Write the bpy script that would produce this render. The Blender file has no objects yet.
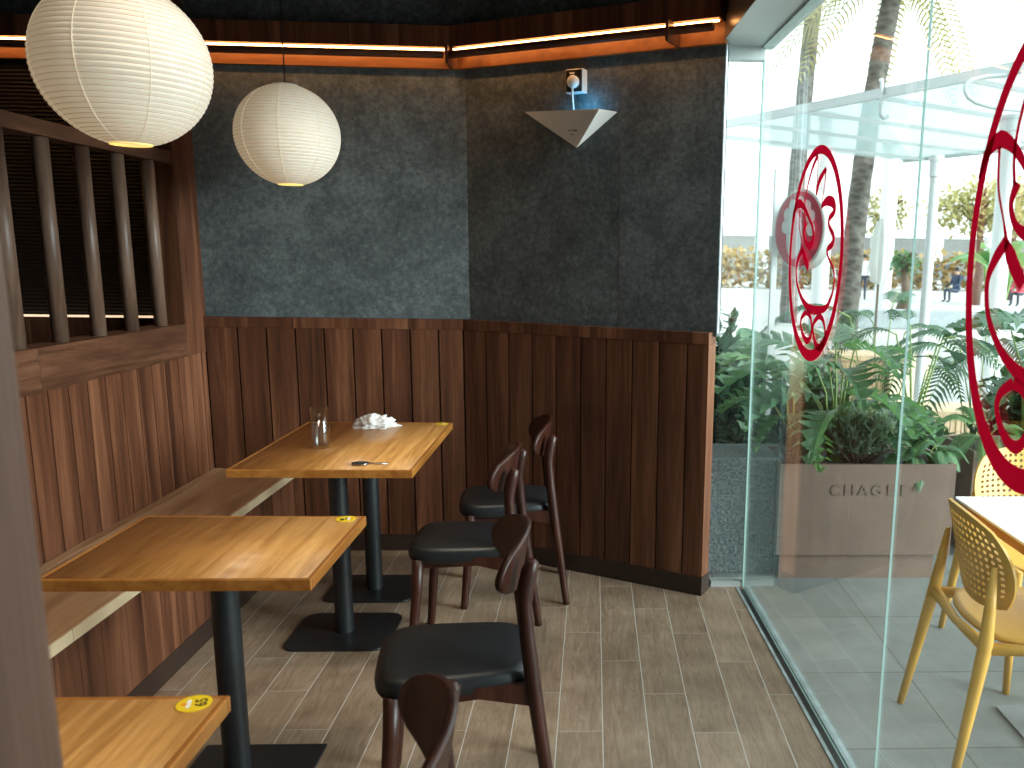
import bpy, bmesh, math, random
from mathutils import Vector, Matrix, noise
C = bpy.context.scene
COL = C.collection
PI = math.pi
random.seed(7)

# ------------------------------------------------------------------ mesh builder
class MB:
    def __init__(s):
        s.v = []; s.f = []; s.r = []; s.mi = []; s.cur = 0.0; s.m = 0
    def add(s, vs, fs):
        b = len(s.v)
        s.v += [tuple(map(float, p)) for p in vs]
        for f in fs:
            s.f.append([b + i for i in f]); s.r.append(s.cur); s.mi.append(s.m)
        return s
    def box(s, x0, x1, y0, y1, z0, z1, rnd=None):
        if rnd is not None: s.cur = rnd
        vs = [(x, y, z) for z in (z0, z1) for y in (y0, y1) for x in (x0, x1)]
        return s.add(vs, [(0, 2, 3, 1), (4, 5, 7, 6), (0, 1, 5, 4), (2, 6, 7, 3), (0, 4, 6, 2), (1, 3, 7, 5)])
    def obox(s, o, ux, L, un, d0, d1, z0, z1, l0=0.0, rnd=None):
        # box along a horizontal direction ux (from l0 to L), between offsets d0..d1 along un
        if rnd is not None: s.cur = rnd
        vs = []
        for z in (z0, z1):
            for d in (d0, d1):
                for l in (l0, L):
                    vs.append((o[0] + ux[0] * l + un[0] * d, o[1] + ux[1] * l + un[1] * d, z))
        return s.add(vs, [(0, 2, 3, 1), (4, 5, 7, 6), (0, 1, 5, 4), (2, 6, 7, 3), (0, 4, 6, 2), (1, 3, 7, 5)])
    def prism(s, pts, z0, z1):
        n = len(pts)
        vs = [(p[0], p[1], z0) for p in pts] + [(p[0], p[1], z1) for p in pts]
        fs = [tuple(reversed(range(n))), tuple(range(n, 2 * n))]
        fs += [(i, (i + 1) % n, n + (i + 1) % n, n + i) for i in range(n)]
        return s.add(vs, fs)
    def tube(s, path, rad, n=12, cap=True, flat=1.0):
        path = [Vector(p) for p in path]
        if not isinstance(rad, (list, tuple)): rad = [rad] * len(path)
        rings = []
        t0 = (path[1] - path[0]).normalized()
        ref = Vector((0, 0, 1)) if abs(t0.z) < 0.9 else Vector((1, 0, 0))
        u = t0.cross(ref).normalized()
        for i, p in enumerate(path):
            a = path[max(i - 1, 0)]; b = path[min(i + 1, len(path) - 1)]
            t = (b - a).normalized()
            u = (u - t * u.dot(t)).normalized(); w = t.cross(u)
            rings.append([p + u * math.cos(2 * PI * k / n) * rad[i] + w * math.sin(2 * PI * k / n) * rad[i] * flat for k in range(n)])
        vs = [q for r in rings for q in r]; fs = []
        for i in range(len(path) - 1):
            for k in range(n):
                fs.append((i * n + k, i * n + (k + 1) % n, (i + 1) * n + (k + 1) % n, (i + 1) * n + k))
        if cap:
            fs.append(tuple(reversed(range(n)))); fs.append(tuple(range((len(path) - 1) * n, len(path) * n)))
        return s.add(vs, fs)
    def lathe(s, prof, n=32, c=(0, 0, 0), capb=True, capt=True):
        vs = []; fs = []
        for r, z in prof:
            for k in range(n):
                vs.append((c[0] + r * math.cos(2 * PI * k / n), c[1] + r * math.sin(2 * PI * k / n), c[2] + z))
        m = len(prof)
        for i in range(m - 1):
            for k in range(n):
                fs.append((i * n + k, i * n + (k + 1) % n, (i + 1) * n + (k + 1) % n, (i + 1) * n + k))
        if capb: fs.append(tuple(reversed(range(n))))
        if capt: fs.append(tuple(range((m - 1) * n, m * n)))
        return s.add(vs, fs)
    def grid(s, fn, nu, nv, closed_u=False):
        vs = [fn(i / nu, j / nv) for j in range(nv + 1) for i in range(nu + 1)]
        w = nu + 1
        return s.add(vs, [(j * w + i, j * w + i + 1, (j + 1) * w + i + 1, (j + 1) * w + i) for j in range(nv) for i in range(nu)])

def mesh_of(name, mb, mats, off=(0, 0, 0), smooth=False):
    me = bpy.data.meshes.new(name)
    me.from_pydata([(p[0] - off[0], p[1] - off[1], p[2] - off[2]) for p in mb.v], [], mb.f)
    if any(mb.r):
        at = me.attributes.new('rnd', 'FLOAT', 'FACE')
        at.data.foreach_set('value', mb.r)
    if not isinstance(mats, (list, tuple)): mats = [mats]
    for m in mats: me.materials.append(m)
    if len(mats) > 1: me.polygons.foreach_set('material_index', mb.mi)
    if smooth: me.polygons.foreach_set('use_smooth', [True] * len(me.polygons))
    me.update()
    return me

def obj(name, mb, mats, parent=None, smooth=False, world=True, bev=0, bevseg=2, sub=0, solid=0, autos=None):
    off = (0, 0, 0)
    if parent is not None and world:
        p = parent; o = Vector()
        while p is not None:
            o = o + p.location; p = p.parent
        off = o
    me = mesh_of(name, mb, mats, off, smooth)
    o = bpy.data.objects.new(name, me); COL.objects.link(o)
    if parent is not None: o.parent = parent
    if solid:
        md = o.modifiers.new('thick', 'SOLIDIFY'); md.thickness = solid; md.offset = 0
    if bev:
        md = o.modifiers.new('bevel', 'BEVEL'); md.width = bev; md.segments = bevseg; md.limit_method = 'ANGLE'; md.angle_limit = 0.6
        md.harden_normals = False
    if sub:
        md = o.modifiers.new('sub', 'SUBSURF'); md.levels = sub; md.render_levels = sub
    return o

def fixn(o):
    bm = bmesh.new(); bm.from_mesh(o.data); bmesh.ops.recalc_face_normals(bm, faces=bm.faces); bm.to_mesh(o.data); bm.free()
    return o

def tag(o, label=None, cat=None, group=None, kind=None):
    if label: o['label'] = label
    if cat: o['category'] = cat
    if group: o['group'] = group
    if kind: o['kind'] = kind
    return o

def thing(name, label, cat, loc=(0, 0, 0), rz=0.0, group=None):
    o = bpy.data.objects.new(name, None); COL.objects.link(o)
    o.empty_display_size = 0.1
    o.location = loc; o.rotation_euler = (0, 0, rz)
    return tag(o, label, cat, group)

def struct(name, mb, mat, **k):
    return tag(obj(name, mb, mat, **k), kind='structure')

def copy_tree(o, parent=None):
    c = o.copy(); COL.objects.link(c)
    if parent is not None: c.parent = parent
    for ch in list(o.children): copy_tree(ch, c)
    return c

# ------------------------------------------------------------------ materials
def newmat(name):
    m = bpy.data.materials.new(name); m.use_nodes = True
    nt = m.node_tree; nt.nodes.clear()
    out = nt.nodes.new('ShaderNodeOutputMaterial')
    b = nt.nodes.new('ShaderNodeBsdfPrincipled')
    nt.links.new(b.outputs[0], out.inputs[0])
    return m, nt, b, out

def N(nt, t, **k):
    n = nt.nodes.new(t)
    for a, v in k.items():
        if a.startswith('i_'): n.inputs[a[2:]].default_value = v
        else: setattr(n, a, v)
    return n

def math_(nt, op, a, b=None, c=None):
    n = nt.nodes.new('ShaderNodeMath'); n.operation = op
    for i, x in enumerate((a, b, c)):
        if x is None: continue
        if isinstance(x, (int, float)): n.inputs[i].default_value = x
        else: nt.links.new(x, n.inputs[i])
    return n.outputs[0]

def ramp(nt, fac, stops):
    r = nt.nodes.new('ShaderNodeValToRGB')
    e = r.color_ramp.elements
    while len(e) < len(stops): e.new(0.5)
    for i, (p, c) in enumerate(stops):
        e[i].position = p; e[i].color = (c[0], c[1], c[2], 1)
    nt.links.new(fac, r.inputs[0])
    return r.outputs[0]

def mixc(nt, fac, a, b, mode='MIX'):
    n = nt.nodes.new('ShaderNodeMix'); n.data_type = 'RGBA'; n.blend_type = mode
    if isinstance(fac, (int, float)): n.inputs[0].default_value = fac
    else: nt.links.new(fac, n.inputs[0])
    for i, x in ((6, a), (7, b)):
        if isinstance(x, tuple): n.inputs[i].default_value = (x[0], x[1], x[2], 1)
        else: nt.links.new(x, n.inputs[i])
    return n.outputs[2]

def plain(name, col, rough=0.5, metal=0.0, spec=0.5, emit=None, es=0.0, coat=0.0, var=0.0, vscale=8.0):
    m, nt, b, out = newmat(name)
    b.inputs['Roughness'].default_value = rough; b.inputs['Metallic'].default_value = metal
    b.inputs['Specular IOR Level'].default_value = spec
    b.inputs['Base Color'].default_value = (*col, 1)
    if coat: b.inputs['Coat Weight'].default_value = coat; b.inputs['Coat Roughness'].default_value = 0.15
    if var:
        tc = N(nt, 'ShaderNodeTexCoord'); nz = N(nt, 'ShaderNodeTexNoise', i_Scale=vscale, i_Detail=5.0)
        nt.links.new(tc.outputs['Object'], nz.inputs['Vector'])
        c = ramp(nt, nz.outputs[0], [(0.3, tuple(x * (1 - var) for x in col)), (0.7, tuple(min(1, x * (1 + var)) for x in col))])
        nt.links.new(c, b.inputs['Base Color'])
    if emit:
        b.inputs['Emission Color'].default_value = (*emit, 1); b.inputs['Emission Strength'].default_value = es
    return m

def wood(name, dark, mid, light, axis='Z', scale=1.0, rough=0.45, stripe=9.0, stretch=0.06, plank_var=0.35, spec=0.4, swirl=0.6, coat=0.0):
    m, nt, b, out = newmat(name)
    b.inputs['Roughness'].default_value = rough; b.inputs['Specular IOR Level'].default_value = spec
    if coat: b.inputs['Coat Weight'].default_value = coat; b.inputs['Coat Roughness'].default_value = 0.2
    tc = N(nt, 'ShaderNodeTexCoord'); at = N(nt, 'ShaderNodeAttribute', attribute_name='rnd')
    off = N(nt, 'ShaderNodeCombineXYZ')
    for i, k in enumerate((13.7, 7.3, 5.1)): nt.links.new(math_(nt, 'MULTIPLY', at.outputs['Fac'], k), off.inputs[i])
    add = N(nt, 'ShaderNodeVectorMath', operation='ADD')
    nt.links.new(tc.outputs['Object'], add.inputs[0]); nt.links.new(off.outputs[0], add.inputs[1])
    mp = N(nt, 'ShaderNodeMapping')
    sc = [scale, scale, scale]; sc['XYZ'.index(axis)] = scale * stretch
    mp.inputs['Scale'].default_value = sc
    nt.links.new(add.outputs[0], mp.inputs['Vector'])
    n1 = N(nt, 'ShaderNodeTexNoise', i_Scale=stripe, i_Detail=7.0, i_Roughness=0.65, i_Distortion=swirl)
    n2 = N(nt, 'ShaderNodeTexNoise', i_Scale=stripe * 6, i_Detail=3.0, i_Roughness=0.7, i_Distortion=0.2)
    nt.links.new(mp.outputs[0], n1.inputs['Vector']); nt.links.new(mp.outputs[0], n2.inputs['Vector'])
    f = math_(nt, 'ADD', math_(nt, 'MULTIPLY', n1.outputs[0], 0.75), math_(nt, 'MULTIPLY', n2.outputs[0], 0.25))
    f = math_(nt, 'ADD', f, math_(nt, 'MULTIPLY', math_(nt, 'SUBTRACT', at.outputs['Fac'], 0.5), plank_var * 0.3))
    c = ramp(nt, f, [(0.34, dark), (0.5, mid), (0.66, light)])
    nt.links.new(c, b.inputs['Base Color'])
    bp = N(nt, 'ShaderNodeBump', i_Strength=0.08, i_Distance=0.002)
    nt.links.new(n2.outputs[0], bp.inputs['Height']); nt.links.new(bp.outputs[0], b.inputs['Normal'])
    return m

M = {}
WD, WM, WL = (0.040, 0.0135, 0.0068), (0.115, 0.041, 0.0195), (0.245, 0.102, 0.052)
M['walnut_z'] = wood('walnut vertical', WD, WM, WL, 'Z', stripe=11, stretch=0.05)
M['walnut_y'] = wood('walnut along wall', WD, (0.105, 0.043, 0.022), (0.2, 0.09, 0.05), 'Y', stripe=10, stretch=0.1, swirl=1.4)
M['walnut_x'] = wood('walnut across', WD, WM, WL, 'X', stripe=10, stretch=0.08)
M['band_board'] = wood('glow tinted board', (0.16, 0.055, 0.018), (0.27, 0.105, 0.036), (0.37, 0.165, 0.065), 'X', stripe=10, stretch=0.08)  # led glow put into the wood colour, lighter and more orange than the walnut
M['slat'] = wood('weathered dowel', (0.075, 0.04, 0.026), (0.165, 0.10, 0.070), (0.26, 0.175, 0.125), 'Z', stripe=18, stretch=0.08, rough=0.4)
M['skirting'] = plain('dark brown skirting', (0.030, 0.0165, 0.012), 0.4, var=0.15)
M['chair_wood'] = wood('dark stained beech', (0.020, 0.0052, 0.003), (0.045, 0.0122, 0.0066), (0.082, 0.025, 0.014), 'Z', stripe=14, stretch=0.1, rough=0.38, spec=0.4)
M['leather'] = plain('black leatherette', (0.011, 0.0125, 0.0145), 0.38, var=0.15, vscale=40, spec=0.5)
M['oak_top'] = wood('oak table veneer', (0.29, 0.118, 0.026), (0.46, 0.205, 0.055), (0.58, 0.29, 0.095), 'Y', stripe=26, stretch=0.06, rough=0.35, swirl=1.6, spec=0.5)
M['oak_edge'] = wood('oak table edging', (0.24, 0.075, 0.012), (0.36, 0.135, 0.026), (0.45, 0.19, 0.045), 'Y', stripe=16, stretch=0.1, rough=0.35, spec=0.5)
M['bench_oak'] = wood('bench veneer', (0.22, 0.115, 0.058), (0.36, 0.21, 0.115), (0.47, 0.29, 0.17), 'Y', stripe=9, stretch=0.08, rough=0.3, swirl=1.5)
M['bench_edge'] = plain('pale bench edge band', (0.58, 0.45, 0.29), 0.5, var=0.08)
M['steel_black'] = plain('black powder coated steel', (0.010, 0.012, 0.014), 0.42, var=0.1, spec=0.5)
M['groove'] = plain('dark groove backing', (0.006, 0.004, 0.003), 0.8)
M['steel'] = plain('brushed header metal', (0.62, 0.68, 0.68), 0.4, metal=0.25, var=0.08, vscale=3)
M['steel_dark'] = plain('dark header metal', (0.16, 0.14, 0.135), 0.35, metal=0.5)
M['alu'] = plain('aluminium profile', (0.55, 0.62, 0.68), 0.35, metal=0.6)
M['track'] = plain('worn sealant strip', (0.3, 0.36, 0.36), 0.35, var=0.3, vscale=14)
M['white'] = plain('white plastic', (0.8, 0.8, 0.78), 0.4)
M['black'] = plain('black plastic', (0.015, 0.015, 0.016), 0.35)
M['lamp_grey'] = plain('pale grey plastic cover', (0.78, 0.78, 0.75), 0.4)
M['trap_print'] = plain('worn grey print', (0.25, 0.22, 0.15), 0.5)
M['blue_led'] = plain('blue led', (0.05, 0.4, 0.7), 0.4, emit=(0.08, 0.55, 1.0), es=5.0)
M['led'] = plain('warm led', (1, 0.8, 0.6), 0.5, emit=(1.0, 0.47, 0.15), es=26.0)
M['led_strip'] = plain('warm led far', (1, 0.8, 0.6), 0.5, emit=(1.0, 0.72, 0.48), es=1.3)
M['yellow_disc'] = plain('yellow sticker', (0.83, 0.56, 0.015), 0.4)
M['ink'] = plain('black ink', (0.02, 0.017, 0.01), 0.5)
M['orange'] = plain('orange ink', (0.85, 0.28, 0.01), 0.5)
M['paper_ink'] = plain('white ink', (0.85, 0.8, 0.7), 0.5)
M['metal_spoon'] = plain('dark polished steel', (0.4, 0.4, 0.41), 0.25, metal=1.0)
M['planter'] = plain('bronze brown planter', (0.155, 0.108, 0.082), 0.5, metal=0.1, var=0.12, vscale=5)
M['letter'] = plain('darker bronze letters', (0.132, 0.092, 0.07), 0.5)
M['soil'] = plain('dark soil', (0.025, 0.017, 0.012), 0.9, var=0.4, vscale=40)
M['yellow_plastic'] = plain('mustard plastic', (0.62, 0.34, 0.055), 0.42, var=0.04)
M['table_white'] = plain('white table laminate', (0.75, 0.74, 0.72), 0.3)
M['pale_wood'] = wood('pale wood', (0.45, 0.31, 0.17), (0.6, 0.44, 0.27), (0.7, 0.54, 0.36), 'Z', stripe=12, stretch=0.1)
M['grey_plate'] = plain('grey steel plate', (0.2, 0.22, 0.23), 0.5)
M['white_paint'] = plain('white painted steel', (0.78, 0.81, 0.81), 0.5)
M['stone_pale'] = plain('pale concrete', (0.4, 0.4, 0.385), 0.8, var=0.08, vscale=2)
M['stone_grey'] = plain('grey ledge stone', (0.3, 0.33, 0.34), 0.8, var=0.1)
M['ceiling'] = plain('dark ceiling', (0.045, 0.042, 0.04), 0.8, var=0.2)
M['skin'] = plain('skin', (0.45, 0.27, 0.19), 0.6)
M['hair'] = plain('black hair', (0.015, 0.013, 0.012), 0.6)
M['navy'] = plain('navy cloth', (0.02, 0.04, 0.08), 0.8)
M['cloth_red'] = plain('red cloth', (0.5, 0.05, 0.08), 0.8)
M['cloth_white'] = plain('white cloth', (0.7, 0.7, 0.7), 0.8)
M['cloth_dark'] = plain('dark cloth', (0.03, 0.035, 0.05), 0.8)
M['car_body'] = plain('silver car paint', (0.42, 0.46, 0.5), 0.3, metal=0.3)
M['car_dark'] = plain('grey car paint', (0.12, 0.14, 0.16), 0.3)
M['car_glass'] = plain('dark car glass', (0.04, 0.06, 0.08), 0.1)
M['tyre'] = plain('tyre rubber', (0.02, 0.02, 0.02), 0.8)
M['far_white'] = plain('pale facade', (0.72, 0.74, 0.74), 0.8, var=0.05, vscale=0.5)

def concrete():
    m, nt, b, out = newmat('charcoal plaster')
    b.inputs['Roughness'].default_value = 0.75; b.inputs['Specular IOR Level'].default_value = 0.35
    tc = N(nt, 'ShaderNodeTexCoord')
    n1 = N(nt, 'ShaderNodeTexNoise', i_Scale=4.0, i_Detail=8.0, i_Roughness=0.7, i_Distortion=0.3)
    n2 = N(nt, 'ShaderNodeTexNoise', i_Scale=42.0, i_Detail=9.0, i_Roughness=0.8, i_Distortion=0.0)
    for n in (n1, n2): nt.links.new(tc.outputs['Object'], n.inputs['Vector'])
    f = math_(nt, 'ADD', math_(nt, 'MULTIPLY', n1.outputs[0], 0.4), math_(nt, 'MULTIPLY', n2.outputs[0], 0.6))
    c = ramp(nt, f, [(0.38, (0.048, 0.056, 0.058)), (0.5, (0.098, 0.114, 0.118)), (0.61, (0.185, 0.21, 0.215))])
    nt.links.new(c, b.inputs['Base Color'])
    bp = N(nt, 'ShaderNodeBump', i_Strength=0.15, i_Distance=0.004)
    nt.links.new(n2.outputs[0], bp.inputs['Height']); nt.links.new(bp.outputs[0], b.inputs['Normal'])
    return m
M['concrete'] = concrete()

def ribbed():
    m, nt, b, out = newmat('black ribbed wall')
    b.inputs['Roughness'].default_value = 0.6; b.inputs['Specular IOR Level'].default_value = 0.25; b.inputs['Base Color'].default_value = (0.0035, 0.0032, 0.0032, 1)
    tc = N(nt, 'ShaderNodeTexCoord')
    nz = N(nt, 'ShaderNodeTexNoise', i_Scale=9.0, i_Detail=2.0)
    nt.links.new(tc.outputs['Object'], nz.inputs['Vector'])
    sp = N(nt, 'ShaderNodeSeparateXYZ'); nt.links.new(tc.outputs['Object'], sp.inputs[0])
    z = math_(nt, 'ADD', math_(nt, 'MULTIPLY', sp.outputs[2], 2 * PI / 0.018), math_(nt, 'MULTIPLY', nz.outputs[0], 2.2))
    h = math_(nt, 'SINE', z)
    bp = N(nt, 'ShaderNodeBump', i_Strength=1.0, i_Distance=0.008)
    nt.links.new(h, bp.inputs['Height']); nt.links.new(bp.outputs[0], b.inputs['Normal'])
    return m
M['ribbed'] = ribbed()

def floor_tiles():
    m, nt, b, out = newmat('wood look floor tiles')
    tc = N(nt, 'ShaderNodeTexCoord'); sp = N(nt, 'ShaderNodeSeparateXYZ'); nt.links.new(tc.outputs['Object'], sp.inputs[0])
    W, L = 0.1485, 0.74
    xr = math_(nt, 'DIVIDE', math_(nt, 'ADD', sp.outputs[0], 20 * W - 0.486), W)
    row = math_(nt, 'FLOOR', xr)
    shift = math_(nt, 'FRACT', math_(nt, 'MULTIPLY', row, 0.34))
    yr = math_(nt, 'ADD', math_(nt, 'DIVIDE', math_(nt, 'SUBTRACT', sp.outputs[1], 3.256 - 10 * L), L), math_(nt, 'ADD', shift, -0.46))
    idx = math_(nt, 'FLOOR', yr)
    fx = math_(nt, 'FRACT', xr); fy = math_(nt, 'FRACT', yr)
    gx = math_(nt, 'MINIMUM', fx, math_(nt, 'SUBTRACT', 1.0, fx)); gy = math_(nt, 'MINIMUM', fy, math_(nt, 'SUBTRACT', 1.0, fy))
    d = math_(nt, 'MINIMUM', math_(nt, 'MULTIPLY', gx, W), math_(nt, 'MULTIPLY', gy, L))
    grout = math_(nt, 'LESS_THAN', math_(nt, 'MINIMUM', math_(nt, 'MULTIPLY', gx, W), math_(nt, 'MULTIPLY', gy, L * 1.7)), 0.0015)
    wn = N(nt, 'ShaderNodeTexWhiteNoise', noise_dimensions='2D')
    cv = N(nt, 'ShaderNodeCombineXYZ'); nt.links.new(row, cv.inputs[0]); nt.links.new(idx, cv.inputs[1]); nt.links.new(cv.outputs[0], wn.inputs['Vector'])
    off = N(nt, 'ShaderNodeCombineXYZ'); nt.links.new(math_(nt, 'MULTIPLY', wn.outputs['Value'], 17.0), off.inputs[0]); nt.links.new(math_(nt, 'MULTIPLY', wn.outputs['Value'], 41.0), off.inputs[1])
    ad = N(nt, 'ShaderNodeVectorMath', operation='ADD'); nt.links.new(tc.outputs['Object'], ad.inputs[0]); nt.links.new(off.outputs[0], ad.inputs[1])
    mp = N(nt, 'ShaderNodeMapping'); mp.inputs['Scale'].default_value = (1, 0.12, 1); nt.links.new(ad.outputs[0], mp.inputs['Vector'])
    n1 = N(nt, 'ShaderNodeTexNoise', i_Scale=46.0, i_Detail=8.0, i_Roughness=0.7, i_Distortion=1.4); nt.links.new(mp.outputs[0], n1.inputs['Vector'])
    n2 = N(nt, 'ShaderNodeTexNoise', i_Scale=5.0, i_Detail=5.0, i_Roughness=0.6); nt.links.new(ad.outputs[0], n2.inputs['Vector'])
    f = math_(nt, 'ADD', math_(nt, 'MULTIPLY', n1.outputs[0], 0.55), math_(nt, 'MULTIPLY', n2.outputs[0], 0.45))
    f = math_(nt, 'ADD', f, math_(nt, 'MULTIPLY', math_(nt, 'SUBTRACT', wn.outputs['Value'], 0.5), 0.07))
    c = ramp(nt, f, [(0.34, (0.155, 0.103, 0.067)), (0.5, (0.255, 0.180, 0.123)), (0.66, (0.36, 0.265, 0.187))])
    c = mixc(nt, grout, c, (0.5, 0.47, 0.43))
    nt.links.new(c, b.inputs['Base Color'])
    nt.links.new(math_(nt, 'ADD', 0.40, math_(nt, 'MULTIPLY', n2.outputs[0], 0.2)), b.inputs['Roughness'])
    b.inputs['Specular IOR Level'].default_value = 0.4
    bp = N(nt, 'ShaderNodeBump', i_Strength=0.25, i_Distance=0.002)
    nt.links.new(math_(nt, 'MINIMUM', math_(nt, 'MULTIPLY', d, 300.0), 1.0), bp.inputs['Height']); nt.links.new(bp.outputs[0], b.inputs['Normal'])
    return m
M['floor'] = floor_tiles()

def pavers():
    m, nt, b, out = newmat('grey stone pavers')
    tc = N(nt, 'ShaderNodeTexCoord')
    mp = N(nt, 'ShaderNodeMapping'); mp.inputs['Location'].default_value = (-1.19, -0.41, 0); nt.links.new(tc.outputs['Object'], mp.inputs['Vector'])
    br = N(nt, 'ShaderNodeTexBrick', offset=0.0, squash=1.0)
    br.inputs['Scale'].default_value = 1.0; br.inputs['Mortar Size'].default_value = 0.004; br.inputs['Mortar Smooth'].default_value = 0.3
    br.inputs['Brick Width'].default_value = 0.6; br.inputs['Row Height'].default_value = 0.5
    br.inputs['Color1'].default_value = (0.165, 0.186, 0.181, 1); br.inputs['Color2'].default_value = (0.19, 0.208, 0.200, 1); br.inputs['Mortar'].default_value = (0.09, 0.095, 0.09, 1)
    nt.links.new(mp.outputs[0], br.inputs['Vector'])
    n1 = N(nt, 'ShaderNodeTexNoise', i_Scale=6.0, i_Detail=7.0, i_Roughness=0.65); nt.links.new(tc.outputs['Object'], n1.inputs['Vector'])
    v = ramp(nt, n1.outputs[0], [(0.3, (0.8, 0.8, 0.8)), (0.7, (1.1, 1.1, 1.1))])
    nt.links.new(mixc(nt, 1.0, br.outputs['Color'], v, 'MULTIPLY'), b.inputs['Base Color'])
    b.inputs['Roughness'].default_value = 0.6
    return m
M['pavers'] = pavers()

def rough_stone():
    m, nt, b, out = newmat('bush hammered stone')
    tc = N(nt, 'ShaderNodeTexCoord')
    n1 = N(nt, 'ShaderNodeTexNoise', i_Scale=70.0, i_Detail=5.0, i_Roughness=0.7); nt.links.new(tc.outputs['Object'], n1.inputs['Vector'])
    c = ramp(nt, n1.outputs[0], [(0.35, (0.035, 0.046, 0.046)), (0.65, (0.17, 0.205, 0.205))])
    nt.links.new(c, b.inputs['Base Color']); b.inputs['Roughness'].default_value = 0.8
    bp = N(nt, 'ShaderNodeBump', i_Strength=0.7, i_Distance=0.01); nt.links.new(n1.outputs[0], bp.inputs['Height']); nt.links.new(bp.outputs[0], b.inputs['Normal'])
    return m
M['stone'] = rough_stone()

def thin_glass(name, tint, rough=0.0, boost=1.0):
    m, nt, b, out = newmat(name)
    nt.nodes.remove(b)
    tr = N(nt, 'ShaderNodeBsdfTransparent'); tr.inputs[0].default_value = (*tint, 1)
    gl = N(nt, 'ShaderNodeBsdfGlossy'); gl.inputs['Color'].default_value = (1, 1, 1, 1); gl.inputs['Roughness'].default_value = rough
    ge = N(nt, 'ShaderNodeNewGeometry')
    dt = N(nt, 'ShaderNodeVectorMath', operation='DOT_PRODUCT'); nt.links.new(ge.outputs['Normal'], dt.inputs[0]); nt.links.new(ge.outputs['Incoming'], dt.inputs[1])
    c = math_(nt, 'ABSOLUTE', dt.outputs['Value'])
    p = math_(nt, 'POWER', math_(nt, 'SUBTRACT', 1.0, c), 5.0)
    f = math_(nt, 'ADD', 0.04 * boost, math_(nt, 'MULTIPLY', p, 0.96))
    mx = N(nt, 'ShaderNodeMixShader'); nt.links.new(f, mx.inputs[0]); nt.links.new(tr.outputs[0], mx.inputs[1]); nt.links.new(gl.outputs[0], mx.inputs[2])
    nt.links.new(mx.outputs[0], out.inputs[0])
    return m
M['glass'] = thin_glass('clear storefront glass', (0.915, 0.968, 0.958))
M['glass_edge'] = plain('green glass edge', (0.36, 0.52, 0.48), 0.2, spec=0.5)
M['tumbler'] = thin_glass('tumbler glass', (0.94, 0.955, 0.955), boost=1.8)
M['water'] = thin_glass('water', (0.97, 0.985, 0.99), boost=0.6)

def translucent(name, col, tcol, mix, transp=0.0):
    m, nt, b, out = newmat(name); nt.nodes.remove(b)
    d = N(nt, 'ShaderNodeBsdfDiffuse'); d.inputs[0].default_value = (*col, 1)
    t = N(nt, 'ShaderNodeBsdfTranslucent'); t.inputs[0].default_value = (*tcol, 1)
    mx = N(nt, 'ShaderNodeMixShader'); mx.inputs[0].default_value = mix
    nt.links.new(d.outputs[0], mx.inputs[1]); nt.links.new(t.outputs[0], mx.inputs[2])
    res = mx.outputs[0]
    if transp:
        tr = N(nt, 'ShaderNodeBsdfTransparent'); m2 = N(nt, 'ShaderNodeMixShader'); m2.inputs[0].default_value = transp
        nt.links.new(res, m2.inputs[1]); nt.links.new(tr.outputs[0], m2.inputs[2]); res = m2.outputs[0]
    nt.links.new(res, out.inputs[0])
    return m
M['canopy_sheet'] = translucent('frosted canopy sheet', (0.3, 0.36, 0.36), (0.55, 0.68, 0.68), 0.5, 0.45)
M['parasol'] = translucent('off white canvas', (0.75, 0.75, 0.72), (0.6, 0.6, 0.57), 0.3)
M['red'] = translucent('red vinyl film', (0.60, 0.004, 0.03), (0.55, 0.004, 0.025), 0.21)
M['sign_red'] = plain('red sign face', (0.6, 0.03, 0.07), 0.4)
M['canopy_paint'] = plain('grey white canopy frame', (0.46, 0.50, 0.50), 0.5)
M['bag'] = translucent('thin white plastic', (0.88, 0.87, 0.86), (0.85, 0.84, 0.83), 0.4)

def leafmat(name, a, c):
    m, nt, b, out = newmat(name)
    b.inputs['Roughness'].default_value = 0.4; b.inputs['Specular IOR Level'].default_value = 0.4
    tc = N(nt, 'ShaderNodeTexCoord'); at = N(nt, 'ShaderNodeAttribute', attribute_name='rnd')
    n1 = N(nt, 'ShaderNodeTexNoise', i_Scale=3.0, i_Detail=3.0); nt.links.new(tc.outputs['Object'], n1.inputs['Vector'])
    f = math_(nt, 'ADD', math_(nt, 'MULTIPLY', n1.outputs[0], 0.5), math_(nt, 'MULTIPLY', at.outputs['Fac'], 0.5))
    nt.links.new(ramp(nt, f, [(0.2, a), (0.8, c)]), b.inputs['Base Color'])
    t = N(nt, 'ShaderNodeBsdfTranslucent'); t.inputs[0].default_value = (c[0] * 1.2, c[1] * 1.3, c[2] * 0.8, 1)
    mx = N(nt, 'ShaderNodeMixShader'); mx.inputs[0].default_value = 0.3
    nt.links.new(b.outputs[0], mx.inputs[1]); nt.links.new(t.outputs[0], mx.inputs[2]); nt.links.new(mx.outputs[0], out.inputs[0])
    return m
M['leaf'] = leafmat('philodendron green', (0.045, 0.11, 0.06), (0.13, 0.255, 0.135))
M['leaf_dark'] = leafmat('deep green leaf', (0.018, 0.06, 0.034), (0.06, 0.14, 0.078))
M['leaf_blue'] = leafmat('blue green shrub', (0.08, 0.14, 0.105), (0.24, 0.32, 0.24))
M['leaf_light'] = leafmat('light green leaf', (0.08, 0.20, 0.075), (0.20, 0.36, 0.15))
M['leaf_olive'] = leafmat('olive tree leaf', (0.26, 0.24, 0.10), (0.48, 0.42, 0.22))
M['leaf_brown'] = leafmat('dry hedge leaf', (0.28, 0.18, 0.07), (0.45, 0.33, 0.17))
M['stem'] = plain('green stem', (0.16, 0.24, 0.06), 0.5, var=0.2)
M['stem_yellow'] = plain('yellow green stem', (0.42, 0.40, 0.08), 0.5)
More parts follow.
